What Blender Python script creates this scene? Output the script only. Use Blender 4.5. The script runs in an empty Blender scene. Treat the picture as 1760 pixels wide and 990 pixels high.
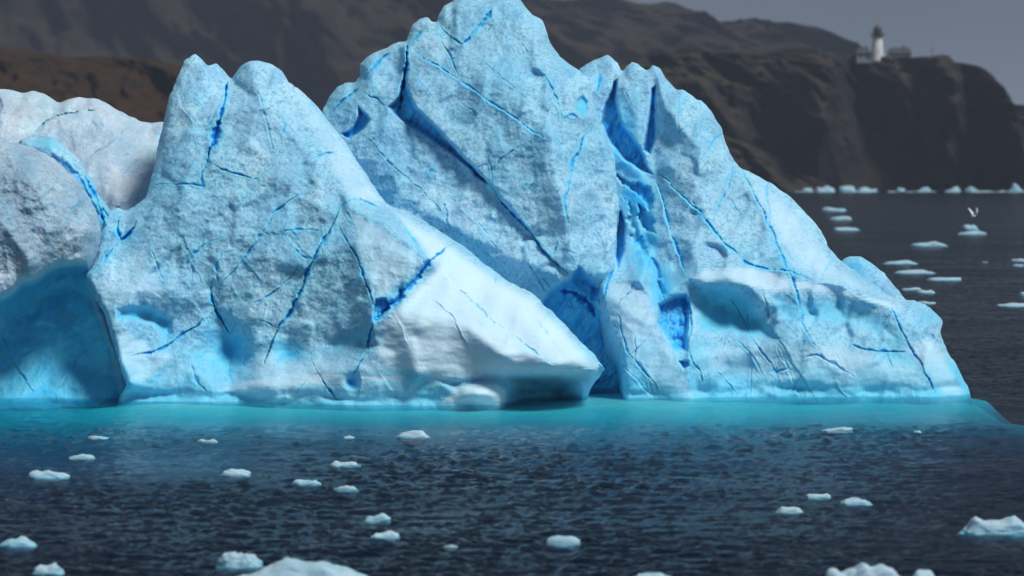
import bpy, bmesh, math, random
import numpy as np
from mathutils import Vector, noise as mnoise
from mathutils.geometry import delaunay_2d_cdt

# ------------------------------------------------------------------ camera, sky, sun, exposure
S = bpy.context.scene
F = 4990.0                      # focal length measured in pixels of a 1760 px wide picture
CAM_H = 10.0
PITCH = math.atan(210.0 / F)
cam_d = bpy.data.cameras.new("camera")
cam = bpy.data.objects.new("camera", cam_d)
S.collection.objects.link(cam)
S.camera = cam
cam.location = (0, 0, CAM_H)
cam.rotation_euler = (math.pi / 2 - PITCH, 0, 0)
cam_d.sensor_width = 36.0
cam_d.lens = F / 1760.0 * 36.0
cam_d.clip_start = 1.0
cam_d.clip_end = 40000.0
cam_d.dof.use_dof = True
cam_d.dof.focus_distance = 124.0
cam_d.dof.aperture_fstop = 0.52

SUN_EL, SUN_AZ = math.radians(54), math.radians(130)   # azimuth clockwise from +Y (the view direction)
W = bpy.data.worlds.new("World")
S.world = W
W.use_nodes = True
nt = W.node_tree
nt.nodes.clear()
wo = nt.nodes.new("ShaderNodeOutputWorld")
bg = nt.nodes.new("ShaderNodeBackground")
sky = nt.nodes.new("ShaderNodeTexSky")
sky.sky_type = 'NISHITA'
sky.sun_disc = False
sky.sun_elevation = SUN_EL
sky.sun_rotation = SUN_AZ
# a heavy slate cloud deck over the clear sky; it covers the whole sky evenly
tc = nt.nodes.new("ShaderNodeTexCoord")
mp = nt.nodes.new("ShaderNodeMapping")
mp.inputs['Scale'].default_value = (1.6, 1.6, 5.0)
nz = nt.nodes.new("ShaderNodeTexNoise")
nz.inputs['Scale'].default_value = 2.2
nz.inputs['Detail'].default_value = 4
nz.inputs['Roughness'].default_value = 0.5
cr = nt.nodes.new("ShaderNodeValToRGB")
cr.color_ramp.elements[0].position = 0.35
cr.color_ramp.elements[0].color = (1.65, 2.12, 2.75, 1)
cr.color_ramp.elements[1].position = 0.65
cr.color_ramp.elements[1].color = (2.5, 3.05, 3.8, 1)
mx = nt.nodes.new("ShaderNodeMix")
mx.data_type = 'RGBA'
mx.inputs['Factor'].default_value = 0.965
nt.links.new(tc.outputs['Generated'], mp.inputs['Vector'])
nt.links.new(mp.outputs['Vector'], nz.inputs['Vector'])
nt.links.new(nz.outputs['Fac'], cr.inputs['Fac'])
nt.links.new(sky.outputs['Color'], mx.inputs['A'])
nt.links.new(cr.outputs['Color'], mx.inputs['B'])
nt.links.new(mx.outputs['Result'], bg.inputs['Color'])
bg.inputs['Strength'].default_value = 0.05
nt.links.new(bg.outputs['Background'], wo.inputs['Surface'])

sd_ = bpy.data.lights.new("sun", 'SUN')
sun = bpy.data.objects.new("sun", sd_)
S.collection.objects.link(sun)
sd_.energy = 3.6
sd_.angle = math.radians(16)
sd_.color = (1.0, 0.975, 0.945)
sdir = Vector((math.sin(SUN_AZ) * math.cos(SUN_EL), math.cos(SUN_AZ) * math.cos(SUN_EL), math.sin(SUN_EL)))
sun.rotation_euler = sdir.to_track_quat('Z', 'Y').to_euler()
sun.location = sdir * 60

S.view_settings.view_transform = 'Standard'
S.view_settings.look = 'None'
S.view_settings.exposure = 0.0
S.view_settings.gamma = 1.0
S.view_settings.use_curve_mapping = False
S.cycles.max_bounces = 8
S.cycles.transparent_max_bounces = 12

# ------------------------------------------------------------------ helpers
cP, sP = math.cos(PITCH), math.sin(PITCH)


def ray(u, v, Y):
    """point of the place seen at picture position u, v (1760 x 990) at distance Y"""
    a = (np.asarray(u, float) - 880.0) / F
    b = (495.0 - np.asarray(v, float)) / F
    t = Y / (cP + b * sP)
    return a * t, Y + 0 * t, CAM_H + t * (-sP + b * cP)


def water_Y(v):
    b = (495.0 - v) / F
    return CAM_H * (cP + b * sP) / (sP - b * cP)


def tag(o, label=None, cat=None, group=None, kind=None):
    if label: o['label'] = label
    if cat: o['category'] = cat
    if group: o['group'] = group
    if kind: o['kind'] = kind
    return o


def link_mesh(name, me, mat, parent=None):
    o = bpy.data.objects.new(name, me)
    S.collection.objects.link(o)
    if mat: me.materials.append(mat)
    if parent is not None: o.parent = parent
    return o


def np_mesh(name, verts, faces, mat, parent=None, attrs=None, smooth=True):
    """faces: (n,3) or (n,4) int array, or list of polygons"""
    me = bpy.data.meshes.new(name)
    verts = np.asarray(verts, np.float32)
    if isinstance(faces, np.ndarray):
        n, k = faces.shape
        me.vertices.add(len(verts))
        me.vertices.foreach_set("co", verts.ravel())
        me.loops.add(n * k)
        me.loops.foreach_set("vertex_index", faces.astype(np.int32).ravel())
        me.polygons.add(n)
        me.polygons.foreach_set("loop_start", np.arange(0, n * k, k, dtype=np.int32))
        me.update(calc_edges=True)
    else:
        me.from_pydata([tuple(map(float, p)) for p in verts], [], faces)
        me.update()
    me.polygons.foreach_set("use_smooth", np.full(len(me.polygons), smooth, bool))
    for key, arr in (attrs or {}).items():
        at = me.attributes.new(key, 'FLOAT', 'POINT')
        at.data.foreach_set("value", np.asarray(arr, np.float32).ravel())
    return link_mesh(name, me, mat, parent)


def bm_obj(name, bm, mat, parent=None, smooth=False):
    me = bpy.data.meshes.new(name)
    bm.to_mesh(me)
    bm.free()
    for p in me.polygons: p.use_smooth = smooth
    return link_mesh(name, me, mat, parent)


_lat = {}


def vnoise(x, y, seed=0):
    """smooth value noise, -1..1, numpy arrays"""
    if seed not in _lat:
        _lat[seed] = np.random.RandomState(seed + 11).rand(256, 256) * 2 - 1
    L = _lat[seed]
    xi, yi = np.floor(x), np.floor(y)
    fx, fy = x - xi, y - yi
    fx = fx * fx * fx * (fx * (fx * 6 - 15) + 10)
    fy = fy * fy * fy * (fy * (fy * 6 - 15) + 10)
    i0, j0 = xi.astype(int) & 255, yi.astype(int) & 255
    i1, j1 = (i0 + 1) & 255, (j0 + 1) & 255
    return (L[i0, j0] * (1 - fx) + L[i1, j0] * fx) * (1 - fy) + (L[i0, j1] * (1 - fx) + L[i1, j1] * fx) * fy


def fbm(x, y, octv=4, seed=0, gain=0.5, ridged=False):
    s, a, t = 0, 1.0, 0
    c, sn = math.cos(0.6), math.sin(0.6)
    for k in range(octv):
        n = vnoise(x + 17.3 * k, y - 9.1 * k, seed + k)
        if ridged: n = 1 - 2 * np.abs(n)
        s = s + a * n
        t += a
        x, y = (x * c - y * sn) * 2.03, (x * sn + y * c) * 2.03
        a *= gain
    return s / t


def smooth01(x):
    x = np.clip(x, 0, 1)
    return x * x * (3 - 2 * x)


def blur(A, r):
    if r < 0.5: return A
    k = np.exp(-0.5 * (np.arange(-int(3 * r), int(3 * r) + 1) / r) ** 2)
    k /= k.sum()
    P = len(k) // 2
    B = np.pad(A, ((P, P), (0, 0)), mode='edge')
    B = sum(k[i] * B[i:i + A.shape[0]] for i in range(len(k)))
    B = np.pad(B, ((0, 0), (P, P)), mode='edge')
    return sum(k[i] * B[:, i:i + A.shape[1]] for i in range(len(k)))


def seg_dist(px, py, poly, closed=False):
    """distance to a polyline, along-parameter and side"""
    P = np.asarray(poly, float)
    Q = np.roll(P, -1, 0) if closed else P[1:]
    P0 = P if closed else P[:-1]
    best = np.full(px.shape, 1e9)
    along = np.zeros(px.shape)
    side = np.zeros(px.shape)
    acc = 0.0
    for (ax, ay), (bx, by) in zip(P0[:, :2], Q[:, :2]):
        dx, dy = bx - ax, by - ay
        L2 = dx * dx + dy * dy + 1e-9
        t = np.clip(((px - ax) * dx + (py - ay) * dy) / L2, 0, 1)
        d = np.hypot(px - ax - t * dx, py - ay - t * dy)
        m = d < best
        best = np.where(m, d, best)
        L = math.sqrt(L2)
        along = np.where(m, acc + t * L, along)
        side = np.where(m, np.sign((px - ax) * dy - (py - ay) * dx), side)
        acc += L
    return best, along, side, acc


def inside(px, py, poly):
    P = np.asarray(poly, float)
    c = np.zeros(px.shape, bool)
    for (ax, ay), (bx, by) in zip(P[:, :2], np.roll(P, -1, 0)[:, :2]):
        if ay == by: continue
        m = (ay > py) != (by > py)
        c ^= m & (px < (bx - ax) * (py - ay) / (by - ay) + ax)
    return c


def rough_line(pts, step, amp, rng, closed=False):
    """subdivide a polyline and give it fractal wiggles"""
    P = [np.array(p[:2], float) for p in pts]
    if closed: P.append(P[0])
    out = []
    for a, b in zip(P[:-1], P[1:]):
        n = max(1, int(np.hypot(*(b - a)) / step))
        for i in range(n): out.append(a + (b - a) * i / n)
    if not closed: out.append(P[-1])
    out = np.array(out)
    n = len(out)
    w = np.zeros((n, 2))
    for k, a in ((12, 1.0), (5, 0.7), (2, 0.5)):
        m = n // k + 3
        r = rng.randn(m, 2) * a
        x = np.arange(n) / k
        i = x.astype(int)
        f = (x - i)[:, None]
        f = f * f * (3 - 2 * f)
        w += r[i] * (1 - f) + r[i + 1] * f
    if closed:
        e = np.minimum(np.arange(n), n - 1 - np.arange(n)) / 10.0
        w *= np.clip(e, 0, 1)[:, None]
    return out + w * amp


def chaikin(P):
    P = np.asarray(P, float)
    Q = np.roll(P, -1, 0)
    return np.stack([0.87 * P + 0.13 * Q, 0.13 * P + 0.87 * Q], 1).reshape(-1, P.shape[1])


# ------------------------------------------------------------------ materials
def new_mat(name):
    m = bpy.data.materials.new(name)
    m.use_nodes = True
    m.node_tree.nodes.clear()
    return m, m.node_tree, m.node_tree.nodes, m.node_tree.links


def N(nodes, typ, **kw):
    n = nodes.new(typ)
    for k, v in kw.items():
        if k in n.inputs: n.inputs[k].default_value = v
        else: setattr(n, k, v)
    return n


def ramp(nodes, links, src, stops):
    r = nodes.new("ShaderNodeValToRGB")
    while len(r.color_ramp.elements) < len(stops): r.color_ramp.elements.new(0.5)
    for e, (p, c) in zip(r.color_ramp.elements, stops):
        e.position = p
        e.color = (*c, 1) if hasattr(c, '__len__') else (c, c, c, 1)
    links.new(src, r.inputs['Fac'])
    return r.outputs['Color']


def mixc(nodes, links, fac, a, b, mode='MIX'):
    m = nodes.new("ShaderNodeMix")
    m.data_type = 'RGBA'
    m.blend_type = mode
    for s, v in (('Factor', fac), ('A', a), ('B', b)):
        if isinstance(v, bpy.types.NodeSocket): links.new(v, m.inputs[s])
        elif s == 'Factor': m.inputs[s].default_value = v
        else: m.inputs[s].default_value = (*v, 1)
    return m.outputs['Result']


def math_(nodes, links, op, a, b=0.0, clamp=False):
    m = nodes.new("ShaderNodeMath")
    m.operation = op
    m.use_clamp = clamp
    for i, v in enumerate((a, b)):
        if isinstance(v, bpy.types.NodeSocket): links.new(v, m.inputs[i])
        else: m.inputs[i].default_value = v
    return m.outputs[0]


def ice_material(name, white=(0.32, 0.61, 0.81), pit=(0.045, 0.27, 0.44), dirt=0.0, pitty=1.0):
    m, t, nd, lk = new_mat(name)
    out = N(nd, "ShaderNodeOutputMaterial")
    bs = N(nd, "ShaderNodeBsdfPrincipled", Roughness=0.5)
    lk.new(bs.outputs[0], out.inputs['Surface'])
    geo = N(nd, "ShaderNodeNewGeometry")
    a_deep = N(nd, "ShaderNodeAttribute", attribute_name="deep")
    a_wash = N(nd, "ShaderNodeAttribute", attribute_name="wash")
    a_lit_white = N(nd, "ShaderNodeAttribute", attribute_name="lit_white")
    P = geo.outputs['Position']
    n1 = N(nd, "ShaderNodeTexNoise", Scale=5.5, Detail=8.0, Roughness=0.66, Distortion=0.5)      # crust pits, 10-30 cm
    n2 = N(nd, "ShaderNodeTexNoise", Scale=0.35, Detail=4.0, Roughness=0.55)     # broad tone
    n3 = N(nd, "ShaderNodeTexNoise", Scale=12.0, Detail=3.0, Roughness=0.6)
    n4 = N(nd, "ShaderNodeTexNoise", Scale=1.1, Detail=5.0, Roughness=0.65, Distortion=0.6)
    for n in (n1, n2, n3, n4): lk.new(P, n.inputs['Vector'])
    tone = ramp(nd, lk, n2.outputs['Fac'], [(0.3, tuple(c * 0.86 for c in white)), (0.5, white), (0.7, tuple(min(1, c * 1.0 + 0.07) for c in white))])
    n6 = N(nd, "ShaderNodeTexNoise", Scale=0.22, Detail=5.0, Roughness=0.6, Distortion=1.2)
    lk.new(P, n6.inputs['Vector'])
    tone = mixc(nd, lk, ramp(nd, lk, n6.outputs['Fac'], [(0.42, 0.0), (0.62, 0.55)]), tone, tuple(c * k for c, k in zip(white, (0.62, 0.93, 0.97))))
    a_tone = N(nd, "ShaderNodeAttribute", attribute_name="tone")
    tv = math_(nd, lk, 'ADD', math_(nd, lk, 'MULTIPLY', a_tone.outputs['Fac'], 0.35), 0.5)
    tmul = ramp(nd, lk, tv, [(0.1, (0.80, 0.88, 0.94)), (0.5, (1.0, 1.0, 1.0)), (0.9, (1.28, 1.12, 1.05))])
    tone = mixc(nd, lk, 1.0, tone, tmul, 'MULTIPLY')
    pitm = ramp(nd, lk, n1.outputs['Fac'], [(0.39, 1.0), (0.45, 0.35), (0.52, 0.0)])
    clus = ramp(nd, lk, n4.outputs['Fac'], [(0.36, 0.25), (0.58, 1.0)])
    pf = math_(nd, lk, 'MULTIPLY', math_(nd, lk, 'MULTIPLY', pitm, clus), 0.85 * pitty)
    inv = math_(nd, lk, 'SUBTRACT', 1.0, math_(nd, lk, 'MAXIMUM', math_(nd, lk, 'MULTIPLY', a_wash.outputs['Fac'], 0.85), math_(nd, lk, 'MULTIPLY', a_lit_white.outputs['Fac'], 0.75)))
    pf = math_(nd, lk, 'MULTIPLY', pf, inv)
    col = mixc(nd, lk, pf, tone, pit)
    n7 = N(nd, "ShaderNodeTexNoise", Scale=9.5, Detail=3.0, Roughness=0.7, Distortion=0.8)
    lk.new(P, n7.inputs['Vector'])
    sp = ramp(nd, lk, n7.outputs['Fac'], [(0.36, 1.0), (0.45, 0.0)])
    sp = math_(nd, lk, 'MULTIPLY', math_(nd, lk, 'MULTIPLY', sp, math_(nd, lk, 'ADD', clus, 0.25)), math_(nd, lk, 'MULTIPLY', inv, 0.6 * pitty))
    col = mixc(nd, lk, sp, col, pit)
    crest = ramp(nd, lk, n4.outputs['Fac'], [(0.5, 0.0), (0.75, 0.6)])
    crest = math_(nd, lk, 'MULTIPLY', crest, inv)
    col = mixc(nd, lk, crest, col, tuple(min(1, c * 1.25 + 0.08) for c in white))
    # smooth polished ice, whitened so its sunlit brightness is put into the colour
    fr_ = math_(nd, lk, 'MULTIPLY', a_lit_white.outputs['Fac'], 0.85)
    col = mixc(nd, lk, fr_, col, (0.62, 0.83, 0.97))
    # smooth wave-washed ice is clear and aqua
    wash = ramp(nd, lk, a_wash.outputs['Fac'], [(0.0, 0.0), (1.0, 1.0)])
    col = mixc(nd, lk, wash, col, (0.09, 0.56, 0.80))
    # dense bubble-free ice in the crevasses is blue
    dn = math_(nd, lk, 'ADD', a_deep.outputs['Fac'], math_(nd, lk, 'MULTIPLY', math_(nd, lk, 'SUBTRACT', n4.outputs['Fac'], 0.55), 1.3))
    dn = math_(nd, lk, 'MINIMUM', math_(nd, lk, 'MULTIPLY', a_deep.outputs['Fac'], 2.5), dn, True)
    col = mixc(nd, lk, ramp(nd, lk, dn, [(0.0, 0.0), (0.4, 0.75), (1.0, 1.0)]), col,
               mixc(nd, lk, dn, (0.05, 0.58, 0.92), (0.0, 0.36, 0.86)))
    if dirt > 0:
        n5 = N(nd, "ShaderNodeTexNoise", Scale=0.8, Detail=7.0, Roughness=0.7)
        lk.new(P, n5.inputs['Vector'])
        dm = ramp(nd, lk, n5.outputs['Fac'], [(0.4, 0.0), (0.7, dirt)])
        dm = math_(nd, lk, 'MULTIPLY', dm, math_(nd, lk, 'SUBTRACT', 1.0, a_wash.outputs['Fac'], True))
        col = mixc(nd, lk, dm, col, (0.22, 0.25, 0.29))
    lk.new(col, bs.inputs['Base Color'])
    bs.inputs['Specular IOR Level'].default_value = 0.35
    bs.inputs['Subsurface Weight'].default_value = 0.5
    bs.inputs['Subsurface Radius'].default_value = (0.12, 0.55, 1.0)
    bs.inputs['Subsurface Scale'].default_value = 0.6
    rr = ramp(nd, lk, a_wash.outputs['Fac'], [(0.0, 0.65), (1.0, 0.55)])
    lk.new(rr, bs.inputs['Roughness'])
    b1 = N(nd, "ShaderNodeBump", Strength=0.75, Distance=0.075)
    lk.new(n1.outputs['Fac'], b1.inputs['Height'])
    st = math_(nd, lk, 'MULTIPLY', inv, 0.48)
    lk.new(st, b1.inputs['Strength'])
    b2 = N(nd, "ShaderNodeBump", Strength=0.25, Distance=0.03)
    lk.new(n3.outputs['Fac'], b2.inputs['Height'])
    lk.new(b1.outputs['Normal'], b2.inputs['Normal'])
    lk.new(b2.outputs['Normal'], bs.inputs['Normal'])
    return m


ICE = ice_material("glacier_ice")
ICE_GREY = ice_material("weathered_ice", white=(0.38, 0.54, 0.67), pit=(0.09, 0.22, 0.34), dirt=0.35)
ICE_SNOW = ice_material("snowy_ice", white=(0.49, 0.63, 0.75), pit=(0.22, 0.35, 0.47), dirt=0.30, pitty=0.7)
ICE_SHELF = ice_material("clean_shelf_ice", white=(0.72, 0.84, 0.90), pit=(0.55, 0.75, 0.84), pitty=0.5)
ICE_BIT = ice_material("brash_ice", white=(0.38, 0.51, 0.60), pit=(0.16, 0.34, 0.44), pitty=0.6)


# ------------------------------------------------------------------ iceberg bodies: traced outline, real depth, cracks cut in
def body(name, parent, mat, outline, pts, lines=(), feats=(), step=1.5, soft=3.0, round_px=11, round_m=0.8,
         rough=(0.30, 0.07), seed=0, jag=0.9, back=9.0, grain=0.0, cell=52.0, facet=0.38, hair=0, tuck=None):
    rng = np.random.RandomState(seed)
    # facets between the measured points
    V, E, D = [], [], []
    key = {}

    def add(p):
        k = (round(p[0], 1), round(p[1], 1))
        if k not in key:
            key[k] = len(V)
            V.append(Vector((p[0], p[1])))
            D.append(p[2])
        return key[k]
    ids = [add(p) for p in outline]
    E += [(ids[i], ids[(i + 1) % len(ids)]) for i in range(len(ids))]
    for p in pts: add(p)
    for ln in lines:
        li = [add(p) for p in ln]
        E += list(zip(li[:-1], li[1:]))
    ov, oe, of, mv, me_, mf = delaunay_2d_cdt(V, E, [], 0, 1e-4)
    dep = []
    for i, src in enumerate(mv):
        if src: dep.append(D[src[0]])
        else: dep.append(min(zip([(ov[i] - q).length for q in V], D))[1])
    xs = [p[0] for p in outline]
    ys = [p[1] for p in outline]
    u0, u1, v0, v1 = min(xs) - 8, max(xs) + 8, min(ys) - 8, max(ys) + 8
    gu = np.arange(u0, u1, step)
    gv = np.arange(v0, v1, step)
    U, Vv = np.meshgrid(gu, gv)
    Z = np.full(U.shape, np.nan)
    for tri in of:
        if len(tri) != 3: continue
        (x0, y0), (x1, y1), (x2, y2) = [tuple(ov[i]) for i in tri]
        d0, d1, d2 = [dep[i] for i in tri]
        i0, i1 = int((min(x0, x1, x2) - u0) / step), int((max(x0, x1, x2) - u0) / step) + 2
        j0, j1 = int((min(y0, y1, y2) - v0) / step), int((max(y0, y1, y2) - v0) / step) + 2
        sU, sV = U[j0:j1, i0:i1], Vv[j0:j1, i0:i1]
        den = (y1 - y2) * (x0 - x2) + (x2 - x1) * (y0 - y2)
        if abs(den) < 1e-9: continue
        a = ((y1 - y2) * (sU - x2) + (x2 - x1) * (sV - y2)) / den
        b = ((y2 - y0) * (sU - x2) + (x0 - x2) * (sV - y2)) / den
        c = 1 - a - b
        m = (a >= -1e-3) & (b >= -1e-3) & (c >= -1e-3)
        Z[j0:j1, i0:i1] = np.where(m, a * d0 + b * d1 + c * d2, Z[j0:j1, i0:i1])
    # grow into the empty margin
    for _ in range(14):
        bad = np.isnan(Z)
        if not bad.any(): break
        P = np.pad(Z, 1, constant_values=np.nan)
        st = np.stack([P[1 + dy:P.shape[0] - 1 + dy, 1 + dx:P.shape[1] - 1 + dx] for dx, dy in ((1, 0), (-1, 0), (0, 1), (0, -1), (1, 1), (-1, -1))])
        cnt = (~np.isnan(st)).sum(0)
        mean = np.where(cnt > 0, np.nansum(st, 0) / np.maximum(cnt, 1), np.nan)
        Z = np.where(bad, mean, Z)
    Z = np.where(np.isnan(Z), np.nanmean(Z), Z)
    # ragged outline
    Pl = chaikin([p[:2] for p in outline])
    Pl = rough_line(Pl, 3.0, jag, rng, closed=True)
    # signed distance (coarse far away, exact near the edge)
    ins = inside(U, Vv, Pl)
    c = 4
    d_c = seg_dist(U[::c, ::c], Vv[::c, ::c], Pl[::2], True)[0]
    dist = np.kron(d_c, np.ones((c, c)))[:U.shape[0], :U.shape[1]]
    near = dist < 4 * step * 3
    dn, _, _, _ = seg_dist(U[near], Vv[near], Pl, True)
    dist[near] = dn
    far = ~near
    sd = np.where(ins, dist, -dist)
    dsm = blur(dist, 2.0)
    Z = blur(Z, soft / step)
    # large soft undulation and facets
    Z = Z + rough[0] * fbm(U / 70.0, Vv / 70.0, 3, seed + 3)
    Z = Z - 0.28 * rough[0] * fbm(U / 30.0 + 0.35 * Vv / 30.0, Vv / 42.0, 3, seed + 8, ridged=True)
    cs = cell
    nxs, nys = int((u1 - u0) / cs) + 2, int((v1 - v0) / cs) + 2
    wu0 = U + 14 * fbm(U / 60.0, Vv / 60.0, 3, seed + 17)
    wv0 = Vv + 14 * fbm(U / 60.0, Vv / 60.0, 3, seed + 27)
    bestd = np.full(U.shape, 1e9)
    tilt = np.zeros(U.shape)
    tone = np.zeros(U.shape)
    for a_ in range(nxs):
        for b_ in range(nys):
            pu, pv = u0 + (a_ + rng.rand()) * cs, v0 + (b_ + rng.rand()) * cs
            tu, tv, oo = rng.randn() * 0.0095, rng.randn() * 0.006, rng.randn() * 0.09
            i0, i1 = max(0, int((pu - u0 - 2 * cs) / step)), int((pu - u0 + 2 * cs) / step)
            j0, j1 = max(0, int((pv - v0 - 2 * cs) / step)), int((pv - v0 + 2 * cs) / step)
            if i1 <= 0 or j1 <= 0: continue
            su, sv_ = wu0[j0:j1, i0:i1] - pu, wv0[j0:j1, i0:i1] - pv
            d_ = np.hypot(su * 1.25 + sv_ * 0.5, sv_ * 0.75)
            m = d_ < bestd[j0:j1, i0:i1]
            bestd[j0:j1, i0:i1] = np.where(m, d_, bestd[j0:j1, i0:i1])
            tn_ = rng.uniform(-1, 1)
            tone[j0:j1, i0:i1] = np.where(m, tn_, tone[j0:j1, i0:i1])
            tilt[j0:j1, i0:i1] = np.where(m, tu * su + tv * sv_ + oo, tilt[j0:j1, i0:i1])
    tone = blur(tone, 2.0)
    Zr = ray(U, Vv, Z)[2]
    Z = Z + facet * blur(tilt, 2.2 / step * 1.5) * (1 - 0.7 * smooth01((3.5 - Zr) / 3.0))
    deep = np.zeros(U.shape)
    wash = np.zeros(U.shape)
    keep = np.ones(U.shape)
    dry = np.zeros(U.shape)
    wht_lit = np.zeros(U.shape)
    # warp so that features do not look ruled
    wu = U + 2.2 * fbm(U / 22.0, Vv / 22.0, 3, seed + 21)
    wv = Vv + 2.2 * fbm(U / 22.0, Vv / 22.0, 3, seed + 31)
    feats = list(feats)
    xs_, ys_ = (min(xs), max(xs)), (max(0, min(ys)), 660)
    for k in range(int(hair * 1.2)):
        hu, hv = rng.uniform(*xs_), rng.uniform(*ys_)
        an = rng.choice([0.85, 0.95, 1.05, 2.15, 2.3, 1.55]) + rng.randn() * 0.10
        ln = rng.uniform(25, 75) * (2.4 if rng.rand() < 0.22 else 1)
        feats.append(('crack', [(hu, hv), (hu + ln / 2 * math.cos(an) + rng.randn() * 4, hv + ln / 2 * math.sin(an)), (hu + ln * math.cos(an), hv + ln * math.sin(an))],
                      dict(w=rng.uniform(0.9, 1.5), d=rng.uniform(0.05, 0.16), b=rng.uniform(0.12, 0.38), off=rng.choice([0, 0, 0.03, -0.03]))))
    for f in feats:
        kind, geo_ = f[0], f[1]
        o = dict(f[2]) if len(f) > 2 else {}
        if kind == 'crack':
            w, dp, bl, off = o.get('w', 1.5), o.get('d', 0.35), o.get('b', 0.6), o.get('off', 0.0)
            ln = rough_line(geo_, 4.0, 1.5 * o.get('jag', 1.0), rng)
            w *= 0.62
            m_ = 45 if off else 6 * w + 12
            bx = (U > ln[:, 0].min() - m_) & (U < ln[:, 0].max() + m_) & (Vv > ln[:, 1].min() - m_) & (Vv < ln[:, 1].max() + m_)
            if not bx.any(): continue
            d, al, sdn, L = seg_dist(U[bx], Vv[bx], ln)
            ww = w * (0.7 + 0.9 * vnoise(al / 11.0, 0 * al + 3.3, seed + len(geo_)) + 0.5 * vnoise(al / 3.5, 0 * al, seed + 5))
            ww = np.clip(ww, 0.3 * w, 2.4 * w) * (0.15 + 0.85 * np.clip(np.minimum(al, L - al) / (0.25 * L + 4), 0, 1)) + 0.15
            fade = 0.55 + 0.45 * vnoise(al / 30.0, 0 * al + 7.7, seed + 9)
            if o.get('solid'): fade = 0.75 + 0.25 * fade
            fade = fade * np.clip(np.minimum(al, L - al) / 10.0, 0.1, 1)
            g = np.exp(-(d / ww) ** 2)
            lip = np.exp(-((d - 2.6 * ww) / (1.4 * ww)) ** 2) * 0.05
            Z[bx] += dp * g * fade * 0.6 - 0.5 * lip
            if off: Z[bx] += off * sdn * np.exp(-d / 16.0) * np.clip(np.minimum(al, L - al) / 25.0, 0, 1)
            deep[bx] = np.maximum(deep[bx], bl * np.exp(-(d / (1.5 * ww + 0.3)) ** 2) * np.clip(fade + 0.15, 0, 1))
            wash[bx] = np.maximum(wash[bx], 0.5 * bl * np.exp(-(d / (4.5 * ww + 1.5)) ** 2))
        elif kind == 'pit':
            dp, sf, bl, ws, nz_ = o.get('d', 1.0), o.get('s', 5.0), o.get('b', 0.9), o.get('w', 0.0), o.get('n', 0.0)
            P = np.array(geo_, float)
            m_ = 10
            bx = (U > P[:, 0].min() - m_) & (U < P[:, 0].max() + m_) & (Vv > P[:, 1].min() - m_) & (Vv < P[:, 1].max() + m_)
            qu, qv = wu[bx], wv[bx]
            d = seg_dist(qu, qv, P, True)[0]
            d = np.where(inside(qu, qv, P), d, -d)
            if nz_: d = d + nz_ * fbm(qu / 9.0, qv / 9.0, 3, seed + 41)
            s_ = smooth01(d / sf + 0.15)
            Z[bx] += 0.6 * dp * s_
            d = d + 2.5 * fbm(qu / 7.0, qv / 7.0, 3, seed + 43)
            sc = smooth01(d / max(3.0, sf * o.get('cs', 1.3)) + 0.22)
            rl = fbm(qu / 13.0 + qv / 40.0, qv / 22.0, 4, seed + 45, 0.6, ridged=True)
            Z[bx] += 0.30 * min(1.0, dp) * bl * sc * rl
            deep[bx] = np.maximum(deep[bx], bl * sc * np.clip(0.78 - 0.55 * rl, 0.3, 1.1))
            wash[bx] = np.maximum(wash[bx], ws * sc)
            keep[bx] = np.minimum(keep[bx], 1 - 0.6 * sc)
        elif kind == 'white':  # face smoothed, and its sunlit brightness painted in as whiter ice
            P = np.array(geo_, float)
            sf = o.get('s', 25.0)
            d = seg_dist(wu[::3, ::3], wv[::3, ::3], P, True)[0]
            d = np.where(inside(wu[::3, ::3], wv[::3, ::3], P), d, -d)
            d = np.kron(d, np.ones((3, 3)))[:U.shape[0], :U.shape[1]]
            g = o.get('a', 0.8) * smooth01(d / sf + 0.3)
            wht_lit = np.maximum(wht_lit, g)
            Z = Z * (1 - 0.85 * g) + blur(Z, 8.0 / step) * 0.85 * g
            keep = np.minimum(keep, 1 - 0.75 * g)
            dry = np.maximum(dry, g)
        elif kind == 'bulge':
            cu, cv, ru, rv = geo_
            d2 = ((wu - cu) / ru) ** 2 + ((wv - cv) / rv) ** 2
            g = np.exp(-d2)
            Z -= o.get('a', 0.5) * g
            if o.get('b'): deep = np.maximum(deep, o['b'] * g)
            if o.get('w'): wash = np.maximum(wash, o['w'] * g)
            if o.get('dry'): dry = np.maximum(dry, o['dry'] * g)
    # rounded shoulders towards the outline, not at the foot
    r = np.clip(1 - np.where(sd > 0, dsm, 0) / round_px, 0, 1)
    Z = Z + round_m * (1 - np.sqrt(np.clip(1 - r * r, 0, 1))) * (Vv < 700)
    # wave-cut notch at the waterline
    Zw = ray(U, Vv, Z)[2]
    Z = Z + 0.30 * np.exp(-((Zw - 0.22) / 0.28) ** 2) * (0.6 + 0.9 * fbm(U / 48.0, Vv / 20.0, 2, seed + 88))
    # crust
    X_, Y_, Zh = ray(U, Vv, Z)
    lowf = smooth01((3.6 + 1.6 * fbm(U / 70.0, Vv / 50.0, 3, seed + 77) - Zh) / 3.6)
    wash = np.clip(np.maximum(wash, 0.8 * lowf ** 1.5) * (1 - 0.92 * dry), 0, 1)
    sm = keep * (1 - 0.8 * wash)
    crust = fbm(U / 7.5, Vv / 7.5, 3, seed + 51, 0.6)
    crust2 = fbm(U / 22.0, Vv / 15.0, 3, seed + 61, 0.6, ridged=True)
    foot = 1 - 0.75 * smooth01((3.2 - Zh) / 3.0)
    Z = Z - 0.0
    patch = foot * (0.40 + 0.75 * smooth01(0.5 + fbm(U / 55.0, Vv / 55.0, 3, seed + 81)))
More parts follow.
